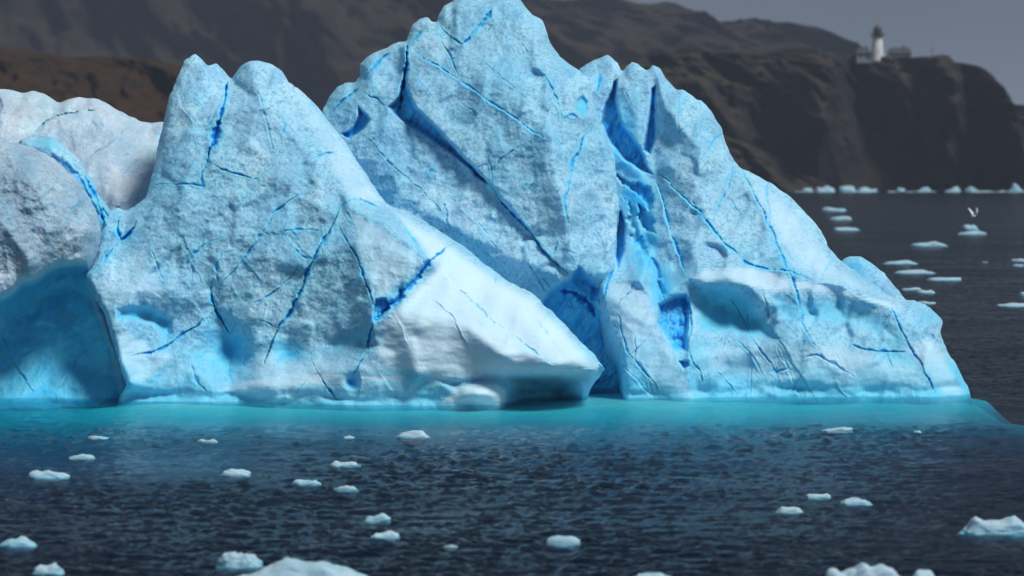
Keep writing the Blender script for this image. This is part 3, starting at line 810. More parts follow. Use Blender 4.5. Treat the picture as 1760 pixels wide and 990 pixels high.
# --- twin tower and the long wedge in front
body("tower_and_wedge", berg, ICE,
     [(205, 770, 122.6), (202, 690, 123.3), (220, 656, 122.6), (210, 633, 122.6), (200, 604, 122.9), (191, 573, 123.2), (181, 541, 123.6), (162, 509, 124.2),
      (147, 476, 124.9), (158, 445, 125.6), (171, 405, 126.2), (181, 368, 126.9), (198, 358, 127.1), (216, 363, 127), (238, 350, 126.9), (251, 338, 126.9), (262, 300, 127.5),
      (272, 255, 128.1), (283, 200, 128.9), (291, 165, 129.4), (310, 125, 130.1), (318, 104, 130.4), (335, 93, 130.6), (347, 103, 130.5), (358, 113, 130.4),
      (373, 109, 130.5), (385, 123, 130.4), (396, 136, 130.4), (401, 128, 130.2), (410, 114, 130.1), (425, 106, 130.1), (445, 104, 130.1), (466, 110, 130.1),
      (484, 122, 130.1), (496, 140, 129.9), (520, 158, 129.6), (545, 185, 129.3), (570, 215, 128.9), (590, 240, 128.5), (605, 265, 128.2), (630, 300, 127.7),
      (650, 330, 127.3), (667, 352, 127.1), (700, 364, 126.8), (750, 393, 126.3), (790, 417, 125.8), (830, 451, 125.3), (870, 482, 124.7), (915, 504, 124),
      (940, 528, 123.4), (975, 562, 122.6), (1000, 588, 121.9), (1020, 608, 121.4), (1040, 634, 120.8), (1034, 642, 121.8), (1024, 654, 123.6), (1014, 672, 125.2), (1006, 690, 125.8), (1000, 770, 126),
      (800, 770, 121), (700, 770, 121), (500, 770, 121.8), (300, 770, 122.6)],
     [(330, 200, 127.6), (325, 290, 126.4), (300, 400, 125.3), (262, 450, 124.9), (215, 430, 125.8), (230, 500, 124.0), (300, 500, 124.6),
      (450, 180, 127.9), (430, 290, 126.4), (400, 400, 125.4), (500, 230, 127.5), (540, 280, 126.9), (590, 330, 126.1),
      (500, 330, 125.9), (480, 450, 124.4), (540, 500, 123.5), (590, 470, 123.1), (600, 540, 122.6), (430, 480, 124.8), (372, 525, 125.0), (340, 450, 125.2),
      (430, 560, 124.0), (394, 600, 124.6), (290, 550, 124.8), (250, 540, 124.6), (215, 560, 123.4), (330, 620, 124.0), (240, 620, 123.6),
      (560, 590, 122.9), (600, 595, 122.1), (665, 590, 121.3), (640, 560, 121.4), (600, 640, 121.1), (540, 640, 121.9), (450, 652, 122.3), (360, 674, 122.7), (250, 665, 123.2),
      (690, 540, 121.2), (700, 600, 120.9), (720, 640, 120.7), (800, 560, 120.9), (864, 610, 120.0), (930, 570, 121.4), (850, 510, 122.8), (780, 460, 123.6), (990, 610, 120.6),
      (720, 410, 125.0), (770, 430, 124.6), (900, 600, 120.1),
      (300, 692, 123.0), (400, 692, 122.6), (500, 694, 121.9), (600, 697, 121.2), (700, 698, 121.0), (800, 698, 121.0), (866, 696, 121.3), 
      (830, 672, 120.9), (700, 675, 121.3), (872, 675, 121.9), (700, 678, 121.3), (888, 674, 124.0), (950, 676, 125.6), (895, 692, 124.6), (950, 692, 125.9)],
     [[(586, 354, 125.6), (600, 352, 125.0), (660, 385, 123.6), (740, 446, 122.4), (700, 480, 121.9), (646, 528, 121.4)],
      [(590, 372, 124.9), (610, 420, 123.2), (636, 490, 121.9), (646, 528, 121.4)],
      [(754, 466, 123.4), (823, 528, 122.1), (905, 594, 120.7), (955, 631, 119.8)],
      [(745, 641, 120.9), (781, 650, 121.1), (802, 649, 121.2), (835, 641, 120.9), (868, 643, 120.7), (905, 643, 120.5), (955, 641, 120.4), (1005, 636, 120.5)],
      [(748, 650, 121.2), (781, 660, 121.6), (835, 653, 121.7), (862, 655, 121.9), (885, 655, 123.0), (910, 657, 124.0), (960, 655, 124.2), (1000, 651, 123.6)]],
     [('white', [(672, 360), (750, 400), (830, 460), (915, 512), (975, 570), (1036, 632), (1000, 640), (900, 645), (800, 650), (740, 650), (670, 636), (640, 610), (652, 560), (700, 500), (745, 460)], dict(a=0.95, s=22)),  # white areas: sunlit wedge, foot lobes and tower rim painted brighter
      ('white', [(430, 600), (520, 610), (600, 612), (650, 612), (720, 655), (720, 690), (430, 690)], dict(a=0.45, s=20)),
      ('white', [(752, 694), (775, 668), (815, 654), (850, 654), (868, 668), (872, 697)], dict(a=1.0, s=8)),
      ('white', [(600, 358), (660, 390), (735, 448), (690, 485), (650, 515), (632, 470), (612, 410)], dict(a=0.5, s=18)),
      ('white', [(500, 135), (560, 200), (610, 270), (665, 350), (600, 345), (560, 275), (520, 200)], dict(a=0.4, s=18)),
      ('white', [(360, 672), (430, 648), (520, 632), (600, 640), (690, 640), (700, 655), (560, 662), (430, 676)], dict(a=0.8, s=10)),
      ('white', [(205, 560), (270, 600), (300, 610), (245, 660), (215, 655), (200, 610)], dict(a=0.6, s=14)),
      ('white', [(160, 470), (200, 440), (240, 420), (285, 500), (250, 520), (190, 520)], dict(a=0.25, s=20)),
      (C, [(394, 138), (388, 170), (380, 200), (372, 235), (362, 262), (358, 282)], dict(w=4.2, d=1.3, b=0.95, solid=1, jag=0.8)),
      (C, [(262, 316), (300, 317), (330, 314), (346, 318), (350, 300), (358, 284)], dict(w=2.0, d=0.4, b=0.7)),
      (C, [(358, 280), (385, 290), (405, 298), (430, 306), (445, 308)], dict(w=2.0, d=0.4, b=0.6, solid=1)),
      (C, [(405, 298), (408, 312), (402, 322)], dict(w=1.5, d=0.3, b=0.5)),
      (C, [(445, 308), (470, 320), (486, 332)], dict(w=1.2, d=0.25, b=0.3)),
      (C, [(509, 294), (530, 278), (562, 262), (580, 258)], dict(w=2.4, d=0.35, b=0.45)),
      (C, [(432, 110), (455, 200), (470, 250), (478, 290)], dict(w=1.4, d=0.2, b=0.25)),
      (C, [(486, 166), (490, 200), (484, 235)], dict(w=1.8, d=0.2, b=0.4)),
      (C, [(586, 354), (574, 383), (545, 428), (524, 482), (504, 532), (483, 557), (471, 586), (454, 627)], dict(w=3.0, d=0.5, b=0.75, off=-0.15, solid=1)),
      (C, [(582, 387), (599, 420), (624, 466), (638, 507), (645, 532)], dict(w=2.0, d=0.4, b=0.7, solid=1)),
      (C, [(586, 354), (600, 344), (616, 341), (636, 348), (655, 352)], dict(w=4.0, d=0.35, b=0.4, solid=1)),
      (C, [(674, 362), (698, 399), (719, 424), (740, 450)], dict(w=2.0, d=0.4, b=0.5, off=0.15)),
      (C, [(770, 420), (757, 436), (746, 449), (736, 457), (715, 478), (700, 490), (682, 507), (653, 536), (643, 550)], dict(w=5.0, d=0.8, b=0.85, jag=2.2, solid=1)),
      ('pit', [(645, 512), (664, 512), (672, 530), (655, 548), (642, 556), (640, 535)], dict(d=0.7, s=4, b=1.0)),
      (C, [(640, 556), (634, 580), (630, 602)], dict(w=5.0, d=0.6, b=1.0, solid=1)),
      (C, [(626, 610), (616, 631), (608, 648)], dict(w=2.4, d=0.4, b=0.9, solid=1)),
      ('bulge', (604, 657, 10, 13), dict(a=-0.4, b=0.7, w=0.5)),
      (C, [(754, 466), (781, 490), (823, 528), (864, 565), (905, 594), (955, 631)], dict(w=1.6, d=0.3, b=0.35, off=0.08)),
      (C, [(900, 520), (925, 548), (950, 585), (975, 612)], dict(w=1.2, d=0.15, b=0.15)),
      (C, [(450, 403), (495, 395), (525, 393), (556, 396)], dict(w=1.6, d=0.3, b=0.5)),
      (C, [(487, 395), (500, 420), (512, 437), (533, 449)], dict(w=1.8, d=0.3, b=0.5)),
      (C, [(417, 538), (450, 515), (479, 495), (500, 476), (512, 457)], dict(w=1.6, d=0.3, b=0.5)),
      (C, [(417, 548), (449, 551), (470, 557), (480, 561)], dict(w=2.2, d=0.4, b=0.7)),
      (C, [(249, 390), (262, 430), (275, 460), (288, 493)], dict(w=1.5, d=0.3, b=0.35)),
      (C, [(388, 403), (352, 419), (330, 440), (310, 464)], dict(w=2.6, d=0.25, b=0.5)),
      (C, [(362, 480), (366, 500), (372, 525), (385, 561), (394, 577)], dict(w=3.4, d=0.6, b=0.9, solid=1)),
      (C, [(372, 525), (381, 487), (407, 461), (430, 432), (452, 396), (470, 370), (520, 330)], dict(w=1.9, d=0.4, b=0.6)),
      (C, [(394, 577), (401, 561), (417, 548)], dict(w=2.5, d=0.4, b=0.7)),
      (C, [(372, 522), (376, 490), (374, 455), (385, 430)], dict(w=2.4, d=0.25, b=0.55)),
      (C, [(348, 474), (358, 492), (364, 505)], dict(w=1.5, d=0.3, b=0.5)),
      (C, [(226, 613), (259, 603), (297, 587), (339, 561), (349, 548)], dict(w=3.2, d=0.4, b=0.6, solid=1)),
      (C, [(205, 372), (203, 395), (208, 412), (222, 398), (238, 378)], dict(w=3.5, d=0.7, b=0.95, solid=1)),
      (C, [(150, 478), (163, 470), (178, 450), (195, 425)], dict(w=3.0, d=0.4, b=0.75)),
      (C, [(533, 619), (545, 640), (558, 660), (582, 691)], dict(w=1.6, d=0.35, b=0.55, solid=1)),
      (C, [(324, 590), (328, 630), (340, 660), (358, 675)], dict(w=3.0, d=0.25, b=0.3)),
      (C, [(310, 420), (330, 470), (325, 500)], dict(w=1.2, d=0.2, b=0.3)),
      ('pit', [(198, 528), (225, 524), (262, 530), (296, 548), (300, 578), (286, 592), (262, 560), (225, 552), (200, 550)], dict(d=0.55, s=13, b=0.35, w=0.8)),
      ('bulge', (394, 604, 46, 44), dict(a=-0.9, b=0.32, w=0.9)),
      (C, [(394, 580), (400, 610), (392, 640), (398, 662)], dict(w=5, d=0.15, b=0.5)),
      (C, [(420, 560), (428, 600), (415, 640)], dict(w=5, d=0.15, b=0.35)),
      ('bulge', (494, 606, 30, 22), dict(a=-0.5, b=0.35, w=0.8)),
      ('pit', [(560, 590), (590, 570), (625, 558), (636, 575), (626, 600), (596, 604), (565, 606)], dict(d=0.3, s=18, b=0.15, w=0.65)),
      ('pit', [(642, 572), (668, 560), (694, 575), (700, 600), (680, 612), (650, 612)], dict(d=0.25, s=18, b=0.12, w=0.6)),
      ('bulge', (820, 678, 46, 20), dict(a=0.9, dry=1.0)),
      ('bulge', (950, 668, 75, 16), dict(a=0.0, w=1.0)),
      ('bulge', (480, 660, 100, 14), dict(a=0.0, dry=0.7)),
      ('bulge', (640, 625, 60, 20), dict(a=0.0, dry=0.8)),
      ('bulge', (480, 668, 110, 18), dict(a=0.25)),
      ('bulge', (560, 672, 330, 14), dict(a=0.0, w=0.4)),
      ],
     hair=90, tuck=1000, seed=70, rough=(0.24, 0.085), grain=0.045, back=9, round_px=11, jag=0.8)

# --- the ice goes on under water: shelf that shows turquoise through the sea
def shelf():
    nx, ny = 360, 130
    x = np.linspace(-34, 27, nx)
    t = np.linspace(0, 1, ny)
    X, T = np.meshgrid(x, t)
    edge = 7.5 + 2.2 * fbm(X * 0.12, X * 0, 3, 5) - 3.2 * smooth01((X - 8) / 12) + 1.0 * np.exp(-((X + 2) / 5) ** 2)
    back_y = 129.0
    front = 122.5 - edge
    Y = back_y + (front - back_y) * T
    d = (124.0 - Y) / edge
    Zd = -0.13 - 0.20 * smooth01(d / 0.7) - 5.5 * smooth01((d - 0.5) / 0.8) ** 1.2
    Zd += 0.05 * fbm(X * 0.5, Y * 0.5, 4, 15) + 0.16 * fbm(X * 0.13, Y * 0.2, 3, 25)
    Zd -= 0.22 * smooth01((X - 7) / 7) + 0.4 * smooth01((-15 - X) / 5)
    Zd -= np.maximum(0, X - 20.3 + 1.2 * fbm(X * 0.4, Y * 0.5, 2, 35)) * (0.25 + 0.5 * smooth01((Y - 121.0) / 5))
    Zd -= 1.5 * smooth01((-X - 28) / 6)
    Zd = np.minimum(Zd, -0.10)
    Zd = np.where(T > 0.985, -7.0, Zd)
    co = np.stack([X.ravel(), Y.ravel(), Zd.ravel()], 1)
    i = np.arange(nx * ny).reshape(ny, nx)
    q = np.stack([i[:-1, :-1].ravel(), i[1:, :-1].ravel(), i[1:, 1:].ravel(), i[:-1, 1:].ravel()], 1)
    return np_mesh("submerged_shelf", co, q, ICE_SHELF, berg, {"deep": np.zeros(len(co)), "wash": np.full(len(co), 0.0)})


shelf()
ctr = Vector((-2.0, 127.0, 0.0))
for o in list(S.objects):
    if o.parent == berg:
        o.data.transform(__import__('mathutils').Matrix.Translation(-ctr))
berg.location = ctr
# the ice noise uses world positions, so moving the origin changes nothing

# ------------------------------------------------------------------ the sea
def fft_tile(n, size, seed, wind=(1.0, 0.25), lam_lo=0.26, lam_hi=6.0, peak=1.0):
    r = np.random.RandomState(seed)
    k1 = np.fft.fftfreq(n, size / n) * 2 * math.pi
    KX, KY = np.meshgrid(k1, k1, indexing='ij')
    K = np.hypot(KX, KY) + 1e-9
    w = np.array(wind) / np.hypot(*wind)
    kp = 2 * math.pi / peak
    A = np.exp(-0.9 * (kp / K) ** 2) / K ** 3.1
    A *= (0.08 + np.abs((KX * w[0] + KY * w[1]) / K) ** 4)
    A *= (K < 2 * math.pi / lam_lo) * (K > 2 * math.pi / lam_hi)
    h = (r.randn(n, n) + 1j * r.randn(n, n)) * np.sqrt(A) * K ** 0.0
    z = np.real(np.fft.ifft2(h))
    return z / z.std()


def samp(tile, size, x, y):
    n = tile.shape[0]
    fx, fy = (x / size * n), (y / size * n)
    i, j = np.floor(fx).astype(int), np.floor(fy).astype(int)
    a, b = fx - i, fy - j
    i0, j0, i1, j1 = i % n, j % n, (i + 1) % n, (j + 1) % n
    return (tile[i0, j0] * (1 - a) + tile[i1, j0] * a) * (1 - b) + (tile[i0, j1] * (1 - a) + tile[i1, j1] * a) * b


T1 = fft_tile(512, 46.0, 1, (0.25, 1.0))
T2 = fft_tile(512, 61.0, 2, (-0.3, 1.0), peak=1.7, lam_hi=14)
T3 = fft_tile(256, 23.0, 3, (0.6, 1.0), peak=0.65)


def sea_height(x, y):
    c, s = math.cos(0.22), math.sin(0.22)
    g = np.clip(0.78 + 0.85 * fbm(x / 13.0, y / 16.0, 3, 61), 0.3, 1.5)
    calm = 1 - 0.72 * smooth01((y - 108) / 6.0) * smooth01((34 - np.abs(x + 6)) / 8.0) * smooth01((140 - y) / 8)
    return (0.036 * samp(T1, 46.0, x, y) + 0.030 * samp(T2, 61.0, x * c - y * s, x * s + y * c) + 0.018 * samp(T3, 23.0, x * c + y * s, -x * s + y * c)) * g * calm


def build_sea():
    vs = np.concatenate([np.arange(1500, 1040, -14.0), np.arange(1040, 430, -1.15), np.arange(430, 335, -2.2), [333, 328, 322, 315, 308, 301, 296, 292, 290]])
    Yr = water_Y(vs)
    us = np.concatenate([-np.geomspace(7000, 130, 22), np.arange(-120, 1885, 2.7), 1760 + np.geomspace(130, 7000, 22)])
    a = (us - 880) / F
    A, Yg = np.meshgrid(a, Yr)
    X = A * Yg
    Z = sea_height(X, Yg)
    Z *= np.clip(1.2 - Yg / 900.0, 0.0, 1.0)
    r_, c_ = X.shape
    top = np.stack([X.ravel(), Yg.ravel(), Z.ravel()], 1)
    i = np.arange(r_ * c_).reshape(r_, c_)
    q = np.stack([i[:-1, :-1].ravel(), i[:-1, 1:].ravel(), i[1:, 1:].ravel(), i[1:, :-1].ravel()], 1)
    # closed body of water 14 m deep
    L = np.stack([X[:, 0], Yg[:, 0], np.full(r_, -14.0)], 1)
    R = np.stack([X[:, -1], Yg[:, -1], np.full(r_, -14.0)], 1)
    nb = len(top)
    li, ri = nb + np.arange(r_), nb + r_ + np.arange(r_)
    qb = np.stack([li[:-1], li[1:], ri[1:], ri[:-1]], 1)
    ql = np.stack([i[:-1, 0], i[1:, 0], li[1:], li[:-1]], 1)
    qr = np.stack([i[1:, -1], i[:-1, -1], ri[:-1], ri[1:]], 1)
    # front and back walls, one strip of quads each
    fb, bb = [], []
    F0 = np.stack([X[0], Yg[0], np.full(c_, -14.0)], 1)
    B0 = np.stack([X[-1], Yg[-1], np.full(c_, -14.0)], 1)
    f_i = nb + 2 * r_ + np.arange(c_)
    b_i = f_i + c_
    qf = np.stack([i[0, 1:], i[0, :-1], f_i[:-1], f_i[1:]], 1)
    qk = np.stack([i[-1, :-1], i[-1, 1:], b_i[1:], b_i[:-1]], 1)
    co = np.concatenate([top, L, R, F0, B0])
    return co, np.concatenate([q, qb, ql, qr, qf, qk])


wm, wt, wn, wl = new_mat("sea_water")
wout = N(wn, "ShaderNodeOutputMaterial")
wgeo = N(wn, "ShaderNodeNewGeometry")
wmap = N(wn, "ShaderNodeMapping")
wmap.inputs['Scale'].default_value = (1.1, 3.6, 1.0)
wl.new(wgeo.outputs['Position'], wmap.inputs['Vector'])
wn1 = N(wn, "ShaderNodeTexNoise", Scale=2.6, Detail=4.0, Roughness=0.6, Distortion=0.4)
wn2 = N(wn, "ShaderNodeTexNoise", Scale=0.05, Detail=4.0, Roughness=0.55)
wl.new(wmap.outputs['Vector'], wn1.inputs['Vector'])
wl.new(wmap.outputs['Vector'], wn2.inputs['Vector'])
wb = N(wn, "ShaderNodeBump", Strength=0.8, Distance=0.07)
wl.new(wn1.outputs['Fac'], wb.inputs['Height'])
bstr = ramp(wn, wl, wn2.outputs['Fac'], [(0.35, 0.35), (0.65, 1.0)])
wl.new(bstr, wb.inputs['Strength'])
gl = N(wn, "ShaderNodeBsdfGlossy", Roughness=0.12)
gl.inputs['Color'].default_value = (1.0, 1.0, 1.0, 1)
wl.new(wb.outputs['Normal'], gl.inputs['Normal'])
tr = N(wn, "ShaderNodeBsdfTransparent")
df = N(wn, "ShaderNodeBsdfDiffuse")
df.inputs['Color'].default_value = (0.006, 0.032, 0.075, 1)
m1 = N(wn, "ShaderNodeMixShader")
m1.inputs[0].default_value = 0.16
wl.new(tr.outputs[0], m1.inputs[1])
wl.new(df.outputs[0], m1.inputs[2])
fr = N(wn, "ShaderNodeFresnel", IOR=1.33)
wl.new(wb.outputs['Normal'], fr.inputs['Normal'])
m2 = N(wn, "ShaderNodeMixShader")
wl.new(math_(wn, wl, 'MULTIPLY', fr.outputs[0], 0.64), m2.inputs[0])
wl.new(m1.outputs[0], m2.inputs[1])
wl.new(gl.outputs[0], m2.inputs[2])
wl.new(m2.outputs[0], wout.inputs['Surface'])
va = N(wn, "ShaderNodeVolumeAbsorption", Density=1.0)
va.inputs['Color'].default_value = (0.04, 0.862, 0.905, 1)
wl.new(va.outputs[0], wout.inputs['Volume'])
co, q = build_sea()
sea = np_mesh("sea_water", co, q, wm)
tag(sea, kind='structure')

# the sea bed
sbm, _, sn, sl = new_mat("sea_bed_mud")
so = N(sn, "ShaderNodeOutputMaterial")
sb = N(sn, "ShaderNodeBsdfPrincipled", Roughness=0.9)
sl.new(sb.outputs[0], so.inputs['Surface'])
sz = N(sn, "ShaderNodeTexNoise", Scale=0.2, Detail=4.0)
sl.new(ramp(sn, sl, sz.outputs['Fac'], [(0.3, (0.01, 0.014, 0.016)), (0.7, (0.02, 0.024, 0.026))]), sb.inputs['Base Color'])
bed = np_mesh("sea_bed", [(-16000, 5, -14.5), (16000, 5, -14.5), (16000, 12000, -14.5), (-16000, 12000, -14.5)], [(0, 1, 2, 3)], sbm)
tag(bed, kind='structure')


# ------------------------------------------------------------------ hills and headland
def hill_material(name, rock, grass, grass_amt, warm=(0.035, 0.026, 0.018)):
    m, t, nd, lk = new_mat(name)
    out = N(nd, "ShaderNodeOutputMaterial")
    bs = N(nd, "ShaderNodeBsdfPrincipled", Roughness=0.95)
    bs.inputs['Specular IOR Level'].default_value = 0.1
    lk.new(bs.outputs[0], out.inputs['Surface'])
    geo = N(nd, "ShaderNodeNewGeometry")
    sep = N(nd, "ShaderNodeSeparateXYZ")
    lk.new(geo.outputs['Normal'], sep.inputs[0])
    n1 = N(nd, "ShaderNodeTexNoise", Scale=0.03, Detail=8.0, Roughness=0.62)
    mpn = N(nd, "ShaderNodeMapping")
    mpn.inputs['Scale'].default_value = (1.0, 0.6, 2.2)
    mpn.inputs['Rotation'].default_value = (0, math.radians(-22), 0)
    lk.new(geo.outputs['Position'], mpn.inputs['Vector'])
    lk.new(mpn.outputs['Vector'], n1.inputs['Vector'])
    n2 = N(nd, "ShaderNodeTexNoise", Scale=0.12, Detail=6.0, Roughness=0.65)
    lk.new(mpn.outputs['Vector'], n2.inputs['Vector'])
    c = ramp(nd, lk, n1.outputs['Fac'], [(0.3, tuple(x * 0.75 for x in rock)), (0.5, rock), (0.72, tuple(x * 1.35 for x in rock))])
    gm = math_(nd, lk, 'ADD', sep.outputs['Z'], math_(nd, lk, 'MULTIPLY', math_(nd, lk, 'SUBTRACT', n2.outputs['Fac'], 0.5), 0.9))
    gf = ramp(nd, lk, gm, [(0.45, 0.0), (0.85, grass_amt)])
    g2 = mixc(nd, lk, ramp(nd, lk, n2.outputs['Fac'], [(0.4, 0.0), (0.62, 1.0)]), grass, warm)
    lk.new(mixc(nd, lk, gf, c, g2), bs.inputs['Base Color'])
    bp = N(nd, "ShaderNodeBump", Strength=0.7, Distance=3.0)
    lk.new(n2.outputs['Fac'], bp.inputs['Height'])
    lk.new(bp.outputs['Normal'], bs.inputs['Normal'])
    return m


ROCK = hill_material("headland_rock", (0.021, 0.0195, 0.0215), (0.050, 0.040, 0.028), 0.9)
FAR = hill_material("far_hill_rock", (0.017, 0.0135, 0.0120), (0.032, 0.024, 0.018), 0.7)
BROWN = hill_material("brown_moor", (0.010, 0.008, 0.006), (0.030, 0.019, 0.010), 0.85, (0.050, 0.026, 0.012))


def hill(name, crest, shore_Y, crest_d, back_d, mat, seed, rib=0.35, ribs=(), step=7.0, steep=0.55, rows=90, prof=None):
    """crest: (u, v) picture positions of the skyline at distance shore_Y + crest_d"""
    Yc = shore_Y + crest_d
    cx, _, cz = ray([p[0] for p in crest], [p[1] for p in crest], Yc)
    u_ = np.arange(crest[0][0], crest[-1][0], step)
    x = (u_ - 880) / F * Yc
    top = np.interp(x, cx, cz)
    k = np.ones(5) / 5
    top = np.convolve(np.pad(top, 2, mode='edge'), k, 'valid')
    top = top + np.maximum(top, 5) * 0.012 * fbm(x / 9.0, x * 0, 3, seed)
    t = np.concatenate([np.linspace(0, 1, rows), 1 + np.linspace(0.03, 1, 26)])
    X, T = np.meshgrid(x, t)
    TOP = np.tile(top, (len(t), 1))
    tf = np.clip(T, 0, 1)
    # cliff at the bottom, rounded towards the crest
    s = 1 - (1 - tf) ** (1 / steep)
    Z = TOP * s - 3.0 * (1 - s)
    Y = shore_Y + crest_d * tf ** 1.15 + (T > 1) * (T - 1) * back_d
    Z = np.where(T > 1, TOP * np.cos(np.clip(T - 1, 0, 1) * math.pi / 2) - 3 * (T - 1), Z)
    w = np.sin(np.clip(tf, 0, 1) * math.pi) ** 0.6 * (T <= 1)
    sc = crest_d * 0.9
    H = np.maximum(TOP, 8)
    g = fbm(X / (H.mean() * 0.9) + 1.3 * tf, tf * 1.1, 4, seed + 1, 0.55, ridged=True)
    g2 = fbm(X / (H.mean() * 0.28) + 2.6 * tf, tf * 3.0, 4, seed + 5, 0.6, ridged=True)
    Y = Y - w * sc * rib * (0.75 * g + 0.3 * g2)
    Z = Z + w * H * 0.06 * g2
    for (uc, wd, am, sl_) in ribs:
        xc = (uc - 880) / F * Yc
        wx = wd / F * Yc
        c_ = xc + sl_ * wx * (1 - tf)
        Y = Y - am * sc * np.exp(-((X - c_) / wx) ** 2) * w
    co = np.stack([X.ravel(), Y.ravel(), Z.ravel()], 1)
    i = np.arange(co.shape[0]).reshape(X.shape)
    q = np.stack([i[:-1, :-1].ravel(), i[:-1, 1:].ravel(), i[1:, 1:].ravel(), i[1:, :-1].ravel()], 1)
    o = np_mesh(name, co, q, mat)
    tag(o, kind='structure')
    return o


hill("mountain", [(-900, -260), (-300, -240), (0, -200), (300, -130), (600, -60), (800, -25), (900, -8), (960, 2), (1010, 9), (1060, 15), (1100, 21), (1140, 20), (1165, 24), (1190, 30), (1235, 43),
                 (1262, 39), (1300, 40), (1340, 46), (1365, 56), (1392, 70), (1420, 88), (1445, 102), (1500, 125), (1600, 170), (1700, 230), (1800, 290), (1850, 330)],
     1750, 420, 700, FAR, 101, rib=0.5, rows=120)
hill("headland", [(700, 300), (820, 240), (900, 190), (980, 140), (1060, 108), (1130, 95), (1200, 92), (1300, 93), (1380, 96), (1440, 99), (1480, 97), (1560, 99), (1600, 102), (1625, 107), (1645, 116), (1662, 131),
                 (1676, 150), (1687, 166), (1698, 179), (1718, 184), (1738, 190), (1752, 199), (1768, 214), (1800, 245), (1850, 290), (1900, 335)],
     1165, 70, 160, ROCK, 202, rib=0.55, steep=0.5, rows=110, step=4.0,
     ribs=[(1400, 34, 0.8, -1.5), (1475, 40, -0.8, 0.3), (1585, 40, 0.7, -0.6), (1650, 26, 0.6, 0.9), (1545, 16, -0.5, 0.6), (1625, 14, -0.5, 1.2), (1720, 40, 0.7, 0.2), (1325, 30, -0.4, -1.2)])
hill("shore_spur", [(1000, 190), (1100, 190), (1180, 205), (1240, 232), (1280, 246), (1320, 262), (1360, 285), (1400, 305), (1425, 322), (1450, 335)],
     1120, 45, 60, ROCK, 303, rib=0.5, steep=0.6, rows=50)
hill("brown_moor", [(-500, 60), (-200, 70), (0, 79), (60, 88), (120, 97), (180, 97), (240, 100), (290, 108), (330, 118), (400, 150), (470, 190), (520, 230), (560, 300), (580, 340)],
     820, 130, 160, BROWN, 404, rib=0.35, steep=0.7, rows=80, step=5.0)


# ------------------------------------------------------------------ lighthouse station on the headland
def flat_mat(name, col, rough=0.7, var=0.25, scale=2.0):
    m, t, nd, lk = new_mat(name)
    out = N(nd, "ShaderNodeOutputMaterial")
    bs = N(nd, "ShaderNodeBsdfPrincipled", Roughness=rough)
    lk.new(bs.outputs[0], out.inputs['Surface'])
    tc_ = N(nd, "ShaderNodeTexCoord")
    n = N(nd, "ShaderNodeTexNoise", Scale=scale, Detail=5.0)
    lk.new(tc_.outputs['Object'], n.inputs['Vector'])
    lk.new(ramp(nd, lk, n.outputs['Fac'], [(0.3, tuple(c * (1 - var) for c in col)), (0.7, tuple(min(1, c * (1 + var * 0.4)) for c in col))]), bs.inputs['Base Color'])
    return m


WHITE = flat_mat("white_paint", (0.72, 0.72, 0.72))
WALLM = flat_mat("grey_render", (0.20, 0.22, 0.24))
REDM = flat_mat("dark_red_metal", (0.045, 0.022, 0.028), 0.5)
ROOF = flat_mat("dark_slate", (0.035, 0.045, 0.055))
GLASS = flat_mat("dark_glass", (0.03, 0.035, 0.045), 0.1)
STEEL = flat_mat("grey_steel", (0.12, 0.14, 0.16), 0.5)


def lathe(bm, prof, seg=24, cx=0, cy=0):
    rings = []
    for r, z in prof:
        rings.append([bm.verts.new((cx + r * math.cos(2 * math.pi * i / seg), cy + r * math.sin(2 * math.pi * i / seg), z)) for i in range(seg)])
    for a, b in zip(rings[:-1], rings[1:]):
        for i in range(seg):
            bm.faces.new((a[i], a[(i + 1) % seg], b[(i + 1) % seg], b[i]))
    bm.faces.new(list(reversed(rings[0])))
    bm.faces.new(rings[-1])


def box(bm, x0, x1, y0, y1, z0, z1):
    v = [bm.verts.new(p) for p in ((x0, y0, z0), (x1, y0, z0), (x1, y1, z0), (x0, y1, z0), (x0, y0, z1), (x1, y0, z1), (x1, y1, z1), (x0, y1, z1))]
    for f in ((3, 2, 1, 0), (4, 5, 6, 7), (0, 1, 5, 4), (1, 2, 6, 5), (2, 3, 7, 6), (3, 0, 4, 7)):
        bm.faces.new([v[i] for i in f])


def empty(name, loc, rz=0.0):
    o = bpy.data.objects.new(name, None)
    S.collection.objects.link(o)
    o.location = loc
    o.rotation_euler = (0, 0, rz)
    return o


YL = 1236.0


def on_head(u, v):
    x, y, z = ray(u, v, YL)
    return float(x), YL, float(z)


pm = YL / F     # metres per picture pixel there
lh = empty("lighthouse", on_head(1508, 103))
lh.scale = (0.94, 0.94, 0.94)
tag(lh, "white tapering lighthouse with dark lantern room on the clifftop", "lighthouse")
b = bmesh.new(); lathe(b, [(3.1, -1.5), (3.05, 0), (2.55, 5), (2.2, 10.2), (2.15, 10.6)]); bm_obj("tower", b, WHITE, lh, True)
b = bmesh.new(); lathe(b, [(2.4, 10.6), (3.3, 10.9), (3.3, 11.15), (2.2, 11.15)]); gal = bm_obj("gallery", b, REDM, lh)
b = bmesh.new()
for i in range(16):
    a_ = 2 * math.pi * i / 16
    box(b, 3.15 * math.cos(a_) - .05, 3.15 * math.cos(a_) + .05, 3.15 * math.sin(a_) - .05, 3.15 * math.sin(a_) + .05, 11.15, 12.2)
lathe(b, [(3.22, 12.15), (3.22, 12.27), (3.1, 12.27), (3.1, 12.15)])
bm_obj("railing", b, STEEL, gal)
b = bmesh.new(); lathe(b, [(1.7, 11.15), (1.7, 13.6)], 12); bm_obj("lantern_glass", b, GLASS, lh)
b = bmesh.new()
for i in range(12):
    a_ = 2 * math.pi * i / 12
    box(b, 1.72 * math.cos(a_) - .09, 1.72 * math.cos(a_) + .09, 1.72 * math.sin(a_) - .09, 1.72 * math.sin(a_) + .09, 11.15, 13.6)
